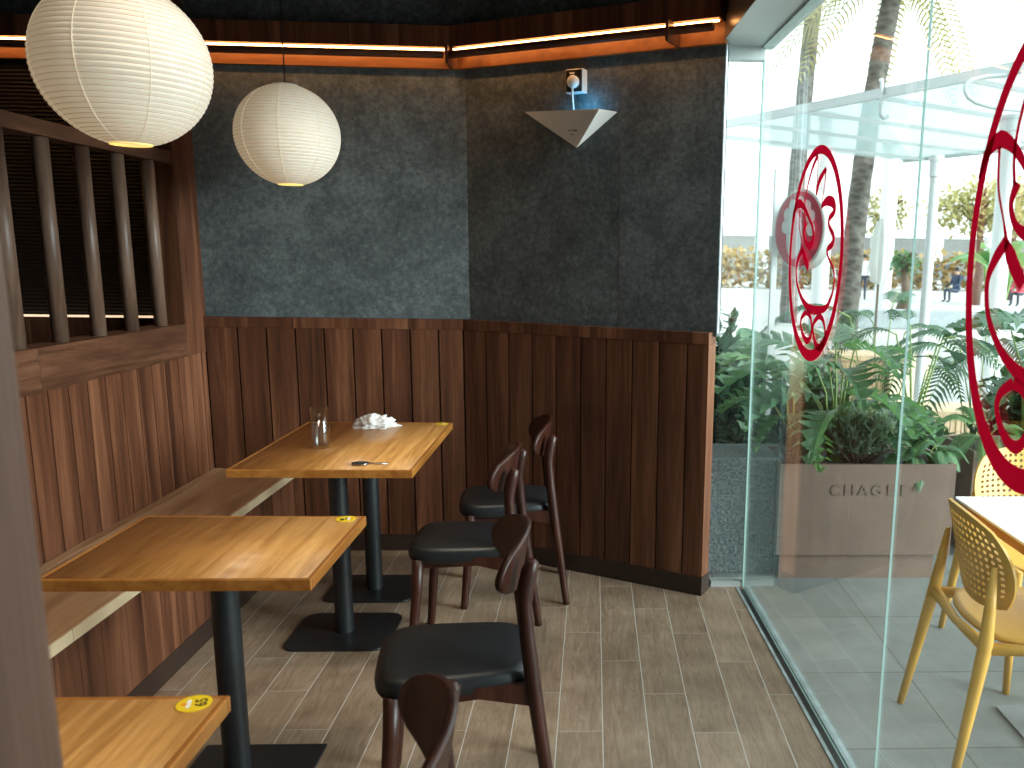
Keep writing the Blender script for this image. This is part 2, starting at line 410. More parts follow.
M['bark'] = plain('brown bark', (0.12, 0.085, 0.06), 0.9, var=0.3, vscale=12)
def palm_bark():
    m, nt, b, out = newmat('ringed palm bark')
    tc = N(nt, 'ShaderNodeTexCoord')
    n1 = N(nt, 'ShaderNodeTexNoise', i_Scale=5.0, i_Detail=6.0, i_Roughness=0.7); nt.links.new(tc.outputs['Object'], n1.inputs['Vector'])
    w = N(nt, 'ShaderNodeTexVoronoi', i_Scale=1.0); mp = N(nt, 'ShaderNodeMapping'); mp.inputs['Scale'].default_value = (6, 6, 11)
    nt.links.new(tc.outputs['Object'], mp.inputs['Vector']); nt.links.new(mp.outputs[0], w.inputs['Vector'])
    f = math_(nt, 'ADD', math_(nt, 'MULTIPLY', n1.outputs[0], 0.5), math_(nt, 'MULTIPLY', w.outputs['Distance'], 0.6))
    nt.links.new(ramp(nt, f, [(0.3, (0.055, 0.046, 0.038)), (0.8, (0.16, 0.145, 0.125))]), b.inputs['Base Color']); b.inputs['Roughness'].default_value = 0.9
    bp = N(nt, 'ShaderNodeBump', i_Strength=0.8, i_Distance=0.05); nt.links.new(w.outputs['Distance'], bp.inputs['Height']); nt.links.new(bp.outputs[0], b.inputs['Normal'])
    return m
M['palm_bark'] = palm_bark()

def lantern_paper(es):
    m, nt, b, out = newmat('washi paper')
    b.inputs['Base Color'].default_value = (0.80, 0.77, 0.70, 1); b.inputs['Roughness'].default_value = 0.7
    tc = N(nt, 'ShaderNodeTexCoord'); n1 = N(nt, 'ShaderNodeTexNoise', i_Scale=30.0, i_Detail=4.0); nt.links.new(tc.outputs['Object'], n1.inputs['Vector'])
    c = ramp(nt, n1.outputs[0], [(0.3, (0.76, 0.72, 0.64)), (0.7, (0.84, 0.81, 0.75))])
    nt.links.new(c, b.inputs['Base Color'])
    b.inputs['Emission Color'].default_value = (1.0, 0.76, 0.47, 1); b.inputs['Emission Strength'].default_value = es
    return m
M['washi'] = lantern_paper(0.36)
M['washi_rib'] = plain('bamboo rib', (0.46, 0.41, 0.33), 0.6, emit=(1.0, .74, .45), es=.16)
M['lantern_glow'] = plain('lit lantern mouth', (0.9, 0.75, 0.3), 0.5, emit=(1.0, 0.68, 0.18), es=1.0)

# ------------------------------------------------------------------ camera
H = 1.53
p_, r_, y_ = 0.1821, -0.0151, 0.0480
fpx, pcx, pcy = 844.0, 632.36, 412.06
fw = Vector((math.sin(y_) * math.cos(p_), math.cos(y_) * math.cos(p_), -math.sin(p_)))
rt = Vector((math.cos(y_), -math.sin(y_), 0)); dn = fw.cross(rt)
rt2 = rt * math.cos(r_) + dn * math.sin(r_); dn2 = -rt * math.sin(r_) + dn * math.cos(r_)
cam = bpy.data.cameras.new('camera'); co = bpy.data.objects.new('camera', cam); COL.objects.link(co)
mw = Matrix((( rt2.x, -dn2.x, -fw.x, 0), (rt2.y, -dn2.y, -fw.y, 0), (rt2.z, -dn2.z, -fw.z, H), (0, 0, 0, 1)))
co.matrix_world = mw
cam.sensor_fit = 'HORIZONTAL'; cam.sensor_width = 36.0; cam.lens = 36.0 * fpx / 1024
cam.shift_x = -(pcx - 512) / 1024; cam.shift_y = (pcy - 384) / 1024
cam.clip_start = 0.05; cam.clip_end = 400
cam.dof.use_dof = True; cam.dof.focus_distance = 3.0; cam.dof.aperture_fstop = 4.6
C.camera = co

# ------------------------------------------------------------------ room shell
RW0 = Vector((-0.65, 4.27)); RW1 = Vector((0.505, 3.651))
RU = (RW1 - RW0).normalized(); RN = Vector((RU.y, -RU.x)); RL = (RW1 - RW0).length   # RN points into the room
G0 = Vector((0.715, 3.75)); G1 = Vector((0.780, 2.31)); GU = (G1 - G0).normalized(); GN = Vector((-GU.y, GU.x))  # GN outward (+x)
def gx(y): return G0.x + (G1.x - G0.x) * (y - G0.y) / (G1.y - G0.y)

fl = MB(); fl.prism([(-4.2, -3.6), (gx(-3.6), -3.6), (gx(3.75), 3.75), (0.56, 3.75), (0.5, 3.79), (-0.6, 4.5), (-4.2, 4.5)], -0.05, 0.0)
struct('floor', fl, M['floor'])
cl = MB(); cl.prism([(-4.2, -3.6), (gx(-3.6) + 0.12, -3.6), (gx(3.75) + 0.1, 3.85), (0.55, 3.9), (-0.6, 4.5), (-4.2, 4.5)], 3.1, 3.2)
struct('ceiling', cl, M['ceiling'])

# back wall: plaster, dado planks
wb = MB(); wb.box(-1.93, -0.6, 4.30, 4.45, 0.0, 3.1)
struct('wall_back', wb, M['concrete'])
def plank_run(mb, o, u, n, length, pitch, gap, z0, z1, depth, l0=0.0, first=None):
    l = l0; i = 0
    while l < length - 0.004:
        e = min(length, l + (first if (i == 0 and first) else pitch))
        mb.obox(o, u, e - gap / 2, n, 0.0, -depth, z0, z1, l0=l + gap / 2, rnd=random.uniform(0.02, 1)); l = e; i += 1
bu, bn = Vector((1, 0)), Vector((0, -1))
d = MB(); plank_run(d, Vector((-1.92, 4.27)), bu, bn, 1.27, 0.1412, 0.009, 0.0, 1.156, 0.020, first=0.1576)
tw = struct('trim_back_panelling', d, M['walnut_z'])
d = MB(); d.box(-1.92, -0.64, 4.2905, 4.30, 0.0, 1.18)
struct('trim_back_backing', d, M['groove'])
d = MB(); x = -1.92
while x < -0.65:
    e = min(-0.65, x + random.uniform(0.1, 0.2)); d.box(x, e, 4.268, 4.30, 1.157, 1.208, rnd=random.random() + 0.01); x = e
struct('trim_back_cap', d, M['walnut_z'])
d = MB(); d.box(-1.53, -0.646, 4.262, 4.30, 0.0, 0.087)
struct('baseboard_back', d, M['skirting'])

# right (angled) wall
d = MB(); d.obox(RW0, RU, RL + 0.018, RN, -0.041, -0.086, 1.19, 3.1, l0=-0.02)
struct('wall_right', d, M['concrete'])
d = MB(); d.obox(RW0, RU, RL - 0.012, RN, -0.022, -0.085, 0.0, 1.18, l0=0.0)
struct('trim_right_backing', d, M['groove'])
d = MB(); plank_run(d, RW0, RU, RN, RL - 0.001, 0.1345, 0.008, 0.087, 1.156, 0.02)
d.obox(RW0, RU, RL, RN, -0.0, -0.086, 0.087, 1.156, l0=RL - 0.01, rnd=0.9)
struct('trim_right_panelling', d, M['walnut_z'])
d = MB(); l = 0.0
while l < RL:
    e = min(RL, l + random.uniform(0.09, 0.18)); d.obox(RW0, RU, e, RN, 0.002, -0.086, 1.157, 1.208, l0=l, rnd=random.random() + 0.01); l = e
struct('trim_right_cap', d, M['walnut_z'])
d = MB(); d.obox(RW0, RU, RL + 0.003, RN, 0.008, -0.088, 0.0, 0.087)
struct('baseboard_right', d, M['skirting'])
d = MB(); d.obox(RW0, RU, RL - 0.462, RN, -0.0405, -0.045, 1.208, 2.39, l0=RL - 0.4645)
struct('trim_right_joint', d, M['steel_dark'])
# thin plaster seam; aluminium channel and end panel
d = MB(); d.box(0.530, 0.552, 3.69, 3.755, 1.2, 3.1)
struct('trim_glass_channel', d, M['alu'], bev=0.004)

# wall left of the partition (neighbouring booth), rear wall, dark infill
d = MB(); d.box(-4.2, -1.93, 4.30, 4.45, 0.0, 2.40)
struct('wall_back_booth', d, M['ribbed'])
d = MB(); d.box(-4.2, -1.93, 4.30, 4.45, 2.40, 3.1)
struct('wall_back_booth_upper', d, M['concrete'])
d = MB(); plank_run(d, Vector((-4.2, 4.27)), bu, bn, 2.17, 0.29, 0.006, 0.0, 1.185, 0.03)
struct('trim_booth_panelling', d, M['walnut_z'])
d = MB(); d.box(-4.2, -2.03, 4.272, 4.30, 1.186, 1.198)
struct('trim_booth_ledge', d, M['walnut_x'])
d = MB(); d.box(-4.2, -2.03, 4.276, 4.299, 1.198, 1.207)
tag(obj('light_strip', d, M['led_strip']), 'thin warm light strip glowing along ledge behind the slat screen', 'light')
d = MB(); d.box(-4.35, -4.2, -3.6, 4.45, 0.0, 3.1); struct('wall_left_booth', d, M['ceiling'])
d = MB(); d.box(-4.35, 0.85, -3.75, -3.6, 0.0, 3.1); struct('wall_front', d, M['concrete'])

# left partition wall below the slats
d = MB(); PX = -1.92
y = -1.0
while y < 4.265:
    e = min(4.268, y + 0.1185); d.box(PX - 0.02, PX, y + 0.0035, e - 0.0035, 0.44, 1.034, rnd=random.uniform(0.02, 1)); y = e
struct('trim_left_panelling', d, M['walnut_z'])
d = MB(); d.box(PX - 0.12, PX - 0.018, -1.0, 4.29, 0.0, 1.034); struct('wall_left', d, M['groove'])

# slat screen
t = thing('slat_screen', 'brown walnut slat screen of round dowels above the left wall panelling', 'screen', (PX - 0.05, 3.0, 1.034))
d = MB(); d.box(PX - 0.115, PX + 0.004, 3.00, 4.08, 1.034, 1.188, rnd=0.45); d.box(PX - 0.115, PX + 0.004, 1.0, 2.998, 1.034, 1.188, rnd=0.7)
obj('ledge', d, M['walnut_y'], t, bev=0.002)
d = MB(); d.box(PX - 0.085, PX - 0.005, 1.0, 4.08, 1.915, 1.97, rnd=0.3); obj('rail', d, M['walnut_y'], t, bev=0.002)
d = MB(); d.box(PX - 0.115, PX, 4.08, 4.299, 1.034, 3.1, rnd=0.35); d.box(PX - 0.03, PX + 0.003, 4.081, 4.15, 1.034, 3.1, rnd=0.8); obj('post', d, M['walnut_z'], t, bev=0.002)
for yy in (3.943, 3.700, 3.455, 3.210, 2.970, 2.725, 2.48, 2.235):
    d = MB(); d.tube([(PX - 0.045, yy, 1.186), (PX - 0.045, yy, 1.917)], 0.0275, 20); obj('slat', d, M['slat'], t, smooth=True)

# near post, foreground left
d = MB(); d.box(-0.66, -0.494, 0.40, 0.745, 0.0, 3.1, rnd=0.93)
M['post_wood'] = wood('pale walnut post', (0.030, 0.017, 0.015), (0.10, 0.050, 0.035), (0.165, 0.088, 0.062), 'Z', stripe=13, stretch=0.05)
pst = obj('wooden_post', d, M['post_wood'], bev=0.004)
tag(pst, 'out of focus brown wooden post at the left edge in the foreground', 'post')

# bench
t = thing('wall_bench', 'long built-in oak bench along the left panelled wall', 'bench', (-1.71, 2.5, 0))
d = MB(); d.box(PX + 0.002, -1.512, -0.9, 4.262, 0.405, 0.44, rnd=0.5); obj('seat_board', d, M['bench_oak'], t)
d = MB(); d.box(-1.512, -1.504, -0.9, 2.365, 0.404, 0.4405); d.box(-1.512, -1.504, 2.368, 4.262, 0.404, 0.4405); e = obj('edge_band', d, M['bench_edge'], t); e['label'] = 'pale edge band'
d = MB(); d.box(PX + 0.002, PX + 0.045, -0.9, 4.262, 0.4395, 0.4412); e = obj('back_strip', d, M['bench_edge'] if False else M['bench_oak'], t)
d = MB(); y = -0.9
while y < 4.26:
    e = min(4.262, y + 0.1185); d.box(-1.545, -1.525, y + 0.0008, e - 0.0008, 0.085, 0.405, rnd=random.uniform(0.02, 1)); y = e
obj('front_panel', d, M['walnut_z'], t)
d = MB(); d.box(-1.547, -1.523, -0.9, 4.262, 0.0, 0.085); obj('kickboard', d, M['skirting'], t)

# upper light band on both walls
def band(name, lab, o, u, n, L, l0, brackets, ledspan, rodspan, end):
    t = thing(name, lab, 'light', (o[0] + u[0] * (l0 + L) / 2, o[1] + u[1] * (l0 + L) / 2, 2.39))
    d = MB(); l = l0
    while l < L:
        e = min(L, l + random.uniform(0.05, 0.16)); d.obox(o, u, e, n, 0.08, -0.03, 2.472, 2.566, l0=l, rnd=random.random() + .01); l = e
    obj('fascia', d, M['walnut_z'], t)
    d = MB(); d.obox(o, u, L, n, 0.0, -0.03, 2.393, 2.472, l0=l0, rnd=.4); obj('back_board', d, M['band_board'], t)
    d = MB()
    d.tube([(o[0] + u[0] * a + n[0] * 0.098, o[1] + u[1] * a + n[1] * 0.098, 2.435) for a in rodspan], 0.017, 16)
    rod = obj('rod', d, M['walnut_x'], t)
    d = MB(); d.obox(o, u, ledspan[1], n, 0.072, 0.060, 2.4605, 2.4665, l0=ledspan[0]); e = obj('led_strip', d, M['led'], t); e['label'] = 'glowing warm strip'
    for a in brackets:
        d = MB(); d.obox(o, u, a + 0.006, n, 0.13, -0.02, 2.392, 2.475, l0=a - 0.006, rnd=.2); obj('bracket', d, M['walnut_z'], t)
    return t
bo = Vector((-4.2, 4.27))
band('light_rail', 'dark wooden light rail with glowing strip on the back wall', bo, bu, bn, 3.566, 0.0, [0.35, 1.32, 2.29, 3.52], (0.0, 3.5), (0.0, 3.5), 0)
band('light_rail', 'glowing light rail on the angled wall above the wedge shaped trap', RW0, RU, RN, RL + 0.03, 0.0, [1.135], (0.03, RL + 0.024), (0.03, RL + 0.012), 1)

# ------------------------------------------------------------------ storefront glazing
def pane(name, o, u, n, L0, L1, z0, z1, th=0.006):
    d = MB(); d.obox(o, u, L1, n, 0.0, th, z0, z1, l0=L0)
    # faces: 0 bottom 1 top 2 d0 3 d1 4 l0 end 5 l1 end
    d.mi = [1, 1, 0, 0, 1, 1]
    return struct(name, d, [M['glass'], M['glass_edge']])
pane('window_1', G0, GU, GN, 0.0, 1.655, 0.0, 2.44)
pane('window_2', G0, GU, GN, 1.657, 3.9, 0.0, 2.44)
pane('window_3', G0, GU, GN, 3.907, 4.6, 0.0, 2.44)
d = MB(); d.obox(G0, GU, 7.4, GN, -0.02, 0.10, 0.0, 2.42, l0=4.6); struct('wall_light_stop', d, M['concrete'])  # unseen opaque wall added to stop window light from behind the camera
pane('window_4', Vector((0.565, 3.75)), Vector((1, 0)), Vector((0, 1)), 0.0, 0.148, 0.02, 2.40)
d = MB(); d.obox(G0, GU, 4.6, GN, -0.034, -0.022, 0.0, 0.003, l0=0.0); d.obox(G0, GU, 4.6, GN, 0.010, 0.034, 0.0, 0.005, l0=0.0)
struct('trim_track', d, M['track'])
d = MB(); d.obox(G0, GU, 4.6, GN, -0.022, -0.0, -0.01, 0.0025, l0=0.03); struct('trim_track_gap', d, M['black'])
d = MB(); d.box(0.563, 0.72, 3.752, 3.80, 0.0, 0.03); struct('trim_sill', d, M['stone_pale'])
d = MB(); d.obox(G0, GU, 7.3, GN, -0.19, 0.05, 2.41, 3.1, l0=-0.06); hd = struct('trim_header', d, M['steel'], bev=0.003)
d = MB(); d.obox(G0, GU, 7.3, GN, -0.193, -0.19, 2.405, 3.1, l0=-0.06); struct('trim_header_face', d, M['steel_dark'])
d = MB(); d.obox(G0, GU, 7.3, GN, -0.012, 0.022, 2.400, 2.41, l0=0.0); struct('trim_glass_head', d, M['glass_edge'])
d = MB(); d.box(0.56, 0.72, 3.745, 3.80, 2.355, 2.41); struct('trim_corner_head', d, M['steel'])
d = MB(); d.box(0.7125, 0.718, 3.748, 3.764, 0.0, 2.4); struct('trim_corner_joint', d, M['glass_edge'])

# red film emblem
def ribbon(mb, pts, ws, f, n=6):
    # smooth a polyline, lay a flat ribbon of varying width
    P = [Vector(p) for p in pts]; out = []; W = []
    for i in range(len(P) - 1):
        a = P[max(i - 1, 0)]; b = P[i]; c = P[i + 1]; e = P[min(i + 2, len(P) - 1)]
        for k in range(n):
            s = k / n
            q = 0.5 * ((2 * b) + (c - a) * s + (2 * a - 5 * b + 4 * c - e) * s * s + (3 * b - a - 3 * c + e) * s ** 3)
            out.append(q); W.append(ws[i] * (1 - s) + ws[i + 1] * s)
    out.append(P[-1]); W.append(ws[-1])
    m = len(out); vs = []
    for i in range(m):
        tg = (out[min(i + 1, m - 1)] - out[max(i - 1, 0)]); tg = Vector((tg.x * f[0], tg.y * f[1])).normalized()
        nn = Vector((-tg.y, tg.x))
        for sgn in (1, -1):
            vs.append((out[i].x * f[0] + nn.x * W[i] * sgn * f[2], out[i].y * f[1] + nn.y * W[i] * sgn * f[2]))
    return vs, [(2 * i, 2 * i + 1, 2 * i + 3, 2 * i + 2) for i in range(m - 1)]
STROKES = [
    ([(-0.02, 0.92), (-0.22, 0.80), (-0.38, 0.62), (-0.44, 0.45), (-0.40, 0.30)], [.045, .03, .02, .018, .02]),
    ([(-0.02, 0.92), (0.0, 0.75), (-0.01, 0.56), (0.08, 0.68), (0.30, 0.77)], [.012, .012, .02, .05, .03]),
    ([(0.30, 0.77), (0.27, 0.62), (0.20, 0.44)], [.025, .012, .014]),
    ([(0.19, 0.43), (0.30, 0.47), (0.44, 0.48), (0.60, 0.45), (0.65, 0.38), (0.50, 0.325), (0.50, 0.26), (0.66, 0.17), (0.64, 0.10), (0.48, 0.05), (0.54, -0.02), (0.72, -0.12), (0.77, -0.24), (0.70, -0.36), (0.52, -0.47), (0.12, -0.51)],
     [.02, .045, .06, .06, .045, .035, .03, .04, .045, .03, .022, .022, .024, .03, .04, .06]),
    ([(-0.93, 0.35), (-0.84, 0.46), (-0.66, 0.51), (-0.45, 0.46), (-0.25, 0.36), (-0.08, 0.26), (-0.04, 0.15), (-0.15, 0.09), (-0.33, 0.13), (-0.42, 0.22), (-0.36, 0.31)], [.015, .045, .06, .04, .03, .03, .05, .05, .03, .03, .05]),
    ([(-0.66, 0.48), (-0.62, 0.30), (-0.50, 0.15), (-0.42, 0.04)], [.02, .014, .012, .03]),
    ([(-0.44, 0.06), (-0.36, 0.0), (-0.27, -0.06), (-0.16, -0.12)], [.03, .06, .06, .05]),
    ([(-0.44, 0.06), (-0.58, -0.02), (-0.66, -0.12), (-0.60, -0.27), (-0.38, -0.41), (-0.12, -0.49), (0.12, -0.51)], [.05, .045, .03, .03, .035, .05, .06]),
    ([(-0.16, -0.54), (-0.32, -0.60), (-0.35, -0.68), (-0.22, -0.78), (-0.05, -0.81), (0.07, -0.75), (0.08, -0.66), (0.0, -0.57), (-0.16, -0.54)], [.04, .035, .03, .04, .045, .035, .03, .035, .04]),
    ([(0.32, -0.55), (0.16, -0.62), (0.13, -0.70), (0.26, -0.82), (0.43, -0.83), (0.56, -0.75), (0.55, -0.65), (0.45, -0.57), (0.32, -0.55)], [.04, .035, .03, .045, .045, .035, .03, .035, .04]),
]
def emblem(name, lab, cs, cz, a, b):
    d = MB(); vs2 = []
    # outer ring, thicker at crown and base
    n = 96; vs = []; fs = []
    for k in range(n):
        an = 2 * PI * k / n
        wx = 0.10; wz = 0.08
        vs.append((a * math.cos(an), b * math.sin(an))); vs.append((a * (1 - wx) * math.cos(an), b * (1 - wz - (0.03 if math.sin(an) < 0 else 0)) * math.sin(an)))
    for k in range(n): fs.append((2 * k, 2 * k + 1, (2 * k + 3) % (2 * n), (2 * k + 2) % (2 * n)))
    geo = [(vs, fs)]
    for pts, ws in STROKES: geo.append(ribbon(d, pts, ws, (a, b, (a + b) * 0.42)))
    for i, (vv, ff) in enumerate(geo):
        off = -0.0022 - 0.00002 * i
        d.add([(G0.x + GU.x * (cs + q[0]) + GN.x * off, G0.y + GU.y * (cs + q[0]) + GN.y * off, cz + q[1]) for q in vv], ff)
    o = obj(name, d, M['red'])
    return tag(o, lab, 'window decal')
emblem('window_emblem', 'whole red oval line emblem stuck on the glass above the planter', 0.846, 1.543, 0.3045, 0.362)
emblem('window_emblem', 'large red oval emblem on the nearer glass, cut by the right edge', 2.218, 1.542, 0.268, 0.446)

# ------------------------------------------------------------------ tables
def rounded_rect(w, h, r, n=6):
    pts = []
    for cx, cy, a0 in ((w - r, h - r, 0), (-w + r, h - r, 90), (-w + r, -h + r, 180), (w - r, -h + r, 270)):
        for k in range(n + 1):
            a = math.radians(a0 + 90 * k / n); pts.append((cx + r * math.cos(a), cy + r * math.sin(a)))
    return pts
def table(lab, x0, x1, y0, y1, peds, rz=0.0, grp='wooden pedestal tables along the bench'):
    cx, cy = (x0 + x1) / 2, (y0 + y1) / 2; w, h = (x1 - x0) / 2, (y1 - y0) / 2
    t = thing('dining_table', lab, 'table', (cx, cy, 0), rz, grp)
    d = MB(); d.box(-w + .012, w - .012, -h + .012, h - .012, 0.721, 0.7502, rnd=random.random() + .01); top = obj('tabletop', d, M['oak_top'], t, world=False)
    d = MB(); e = 0.012
    d.box(-w, w, -h, -h + e, 0.72, 0.75, rnd=.3); d.box(-w, w, h - e, h, 0.72, 0.75, rnd=.5)
    d.box(-w, -w + e, -h + e, h - e, 0.72, 0.75, rnd=.4); d.box(w - e, w, -h + e, h - e, 0.72, 0.75, rnd=.85)
    obj('edging', d, M['oak_edge'], t, world=False, bev=0.0025)
    for (px, py, bw, bh, br) in peds:
        d = MB(); d.lathe([(0.0365, 0.006), (0.0365, 0.70)], 32, (px - cx, py - cy, 0)); obj('pedestal', d, M['steel_black'], t, smooth=False, world=False)
        bpy.data.objects[t.children[-1].name].data.polygons.foreach_set('use_smooth', [len(p.vertices) == 4 for p in t.children[-1].data.polygons])
        d = MB(); d.prism([(px - cx + q[0], py - cy + q[1]) for q in rounded_rect(bw, bh, br)], 0.0, 0.009); obj('base_plate', d, M['steel_black'], t, world=False, bev=0.002)
        d = MB(); d.box(px - cx - .16, px - cx + .16, py - cy - .03, py - cy + .03, 0.70, 0.722); d.box(px - cx - .03, px - cx + .03, py - cy - .15, py - cy + .15, 0.70, 0.722); obj('support_plate', d, M['steel_black'], t, world=False)
    return t
table('long oak table at the back with a water glass on it', -1.325, -0.656, 3.025, 3.93, [(-1.006, 3.285, 0.205, 0.175, 0.06), (-1.0, 3.74, 0.20, 0.16, 0.06)])
table('oak table in the middle, bare except for a yellow sticker', -1.327, -0.679, 1.968, 2.478, [(-1.012, 2.25, 0.185, 0.215, 0.004)])
table('nearest oak table, cut off by the lower left corner', -1.30, -0.642, 0.90, 1.42, [(-0.98, 1.13, 0.20, 0.19, 0.06)])

def text_mesh(name, cu, mat, parent, mtx):
    tmp = bpy.data.objects.new('tmp', cu); COL.objects.link(tmp)
    dg = bpy.context.evaluated_depsgraph_get(); dg.update()
    me = bpy.data.meshes.new_from_object(tmp.evaluated_get(dg)); me.name = name
    bpy.data.objects.remove(tmp); bpy.data.curves.remove(cu)
    me.transform(mtx); me.materials.clear(); me.materials.append(mat)
    o = bpy.data.objects.new(name, me); COL.objects.link(o); o.parent = parent
    return o
# stickers
def sticker(lab, x, y, r, rz, text=None):
    t = thing('round_sticker', lab, 'sticker', (x, y, 0.7502), rz, 'yellow table stickers')
    d = MB(); d.lathe([(r, 0.0), (r, 0.001)], 32); obj('disc', d, M['yellow_disc'], t, world=False)
    if text:
        for s_, yy in ((text, 0.0),):
            cu = bpy.data.curves.new('digits', 'FONT'); cu.body = s_; cu.size = r * 0.95; cu.align_x = 'CENTER'; cu.align_y = 'CENTER'; cu.extrude = 0.0001; cu.offset = 0.0006
            text_mesh('digits', cu, M['ink'], t, Matrix.Translation((0.0, -r * 0.42, 0.00115)))
    else:
        d = MB(); d.box(-r * .1, r * .5, -r * .55, -r * .15, 0.001, 0.0012); d.box(-r * .4, r * .3, -r * .05, r * .08, 0.001, 0.0012); obj('dark_mark', d, M['ink'], t, world=False)
    d = MB(); d.box(-r * .5, r * .5, r * .18, r * .42, 0.001, 0.00115); obj('pale_mark', d, M['paper_ink'], t, world=False)
    d = MB(); d.lathe([(r * .17, 0.001), (r * .17, 0.00118)], 12, (0, r * .55, 0)); obj('orange_mark', d, M['orange'], t, world=False)
    return t
sticker('yellow round sticker reading 65 on the nearest table', -0.692, 1.391, 0.029, math.radians(105), '65')
sticker('yellow sticker on the far right corner of the middle table', -0.730, 2.445, 0.029, math.radians(-80))
sticker('yellow sticker on the far corner of the back table', -0.70, 3.895, 0.026, math.radians(-80))

# glass of water
t = thing('water_glass', 'clear tumbler half full of water on the back table', 'glass', (-1.096, 3.39, 0.7502))
R = 0.0365; hh = 0.168
d = MB(); d.lathe([(R * .86, 0.0), (R * .9, 0.002), (R, hh), (R - .0022, hh), (R * .87, 0.014), (R * 0.3, 0.012)], 32); obj('tumbler', d, M['tumbler'], t, world=False, smooth=True)
d = MB(); d.lathe([(R * .855, 0.0145), (R * .95 - .0026, 0.097)], 32); obj('water', d, M['water'], t, world=False, smooth=False)
# crumpled bag
d = MB()
def bagf(u, v):
    th = v * PI / 2; ph = u * 2 * PI
    q = Vector((math.cos(ph) * math.cos(th), math.sin(ph) * math.cos(th), math.sin(th)))
    k = 1 + 0.35 * noise.noise(q * 2.6 + Vector((3, 1, 5))) + 0.22 * noise.noise(q * 6.3) + 0.06 * noise.noise(q * 15)
    return (-0.992 + q.x * 0.092 * k, 3.835 + q.y * 0.075 * k, 0.7502 + max(0.0, q.z * 0.042 * (k + 0.15)))
d.grid(bagf, 72, 28)
tag(obj('crumpled_bag', d, M['bag'], smooth=True), 'crumpled thin white plastic bag on the back table', 'bag')
# spoon-like opener
t = thing('steel_spoon', 'small dark steel spoon lying near the front of the back table', 'spoon', (-0.83, 3.108, 0.7502), math.radians(4))
d = MB(); d.lathe([(0.002, 0.0015), (0.016, 0.001), (0.024, 0.005), (0.0255, 0.0085), (0.023, 0.0075), (0.014, 0.0035), (0.002, 0.003)], 24, (0, 0, 0)); d.v = [(v[0] * 1.25 - 0.035, v[1], v[2]) for v in d.v]
obj('bowl', d, M['metal_spoon'], t, world=False, smooth=True)
d = MB(); d.tube([(-0.006, 0, 0.007), (0.02, 0.0, 0.006), (0.065, 0.004, 0.0035)], [0.005, 0.0045, 0.0065], 8, flat=0.5); obj('handle', d, M['metal_spoon'], t, world=False, smooth=True)

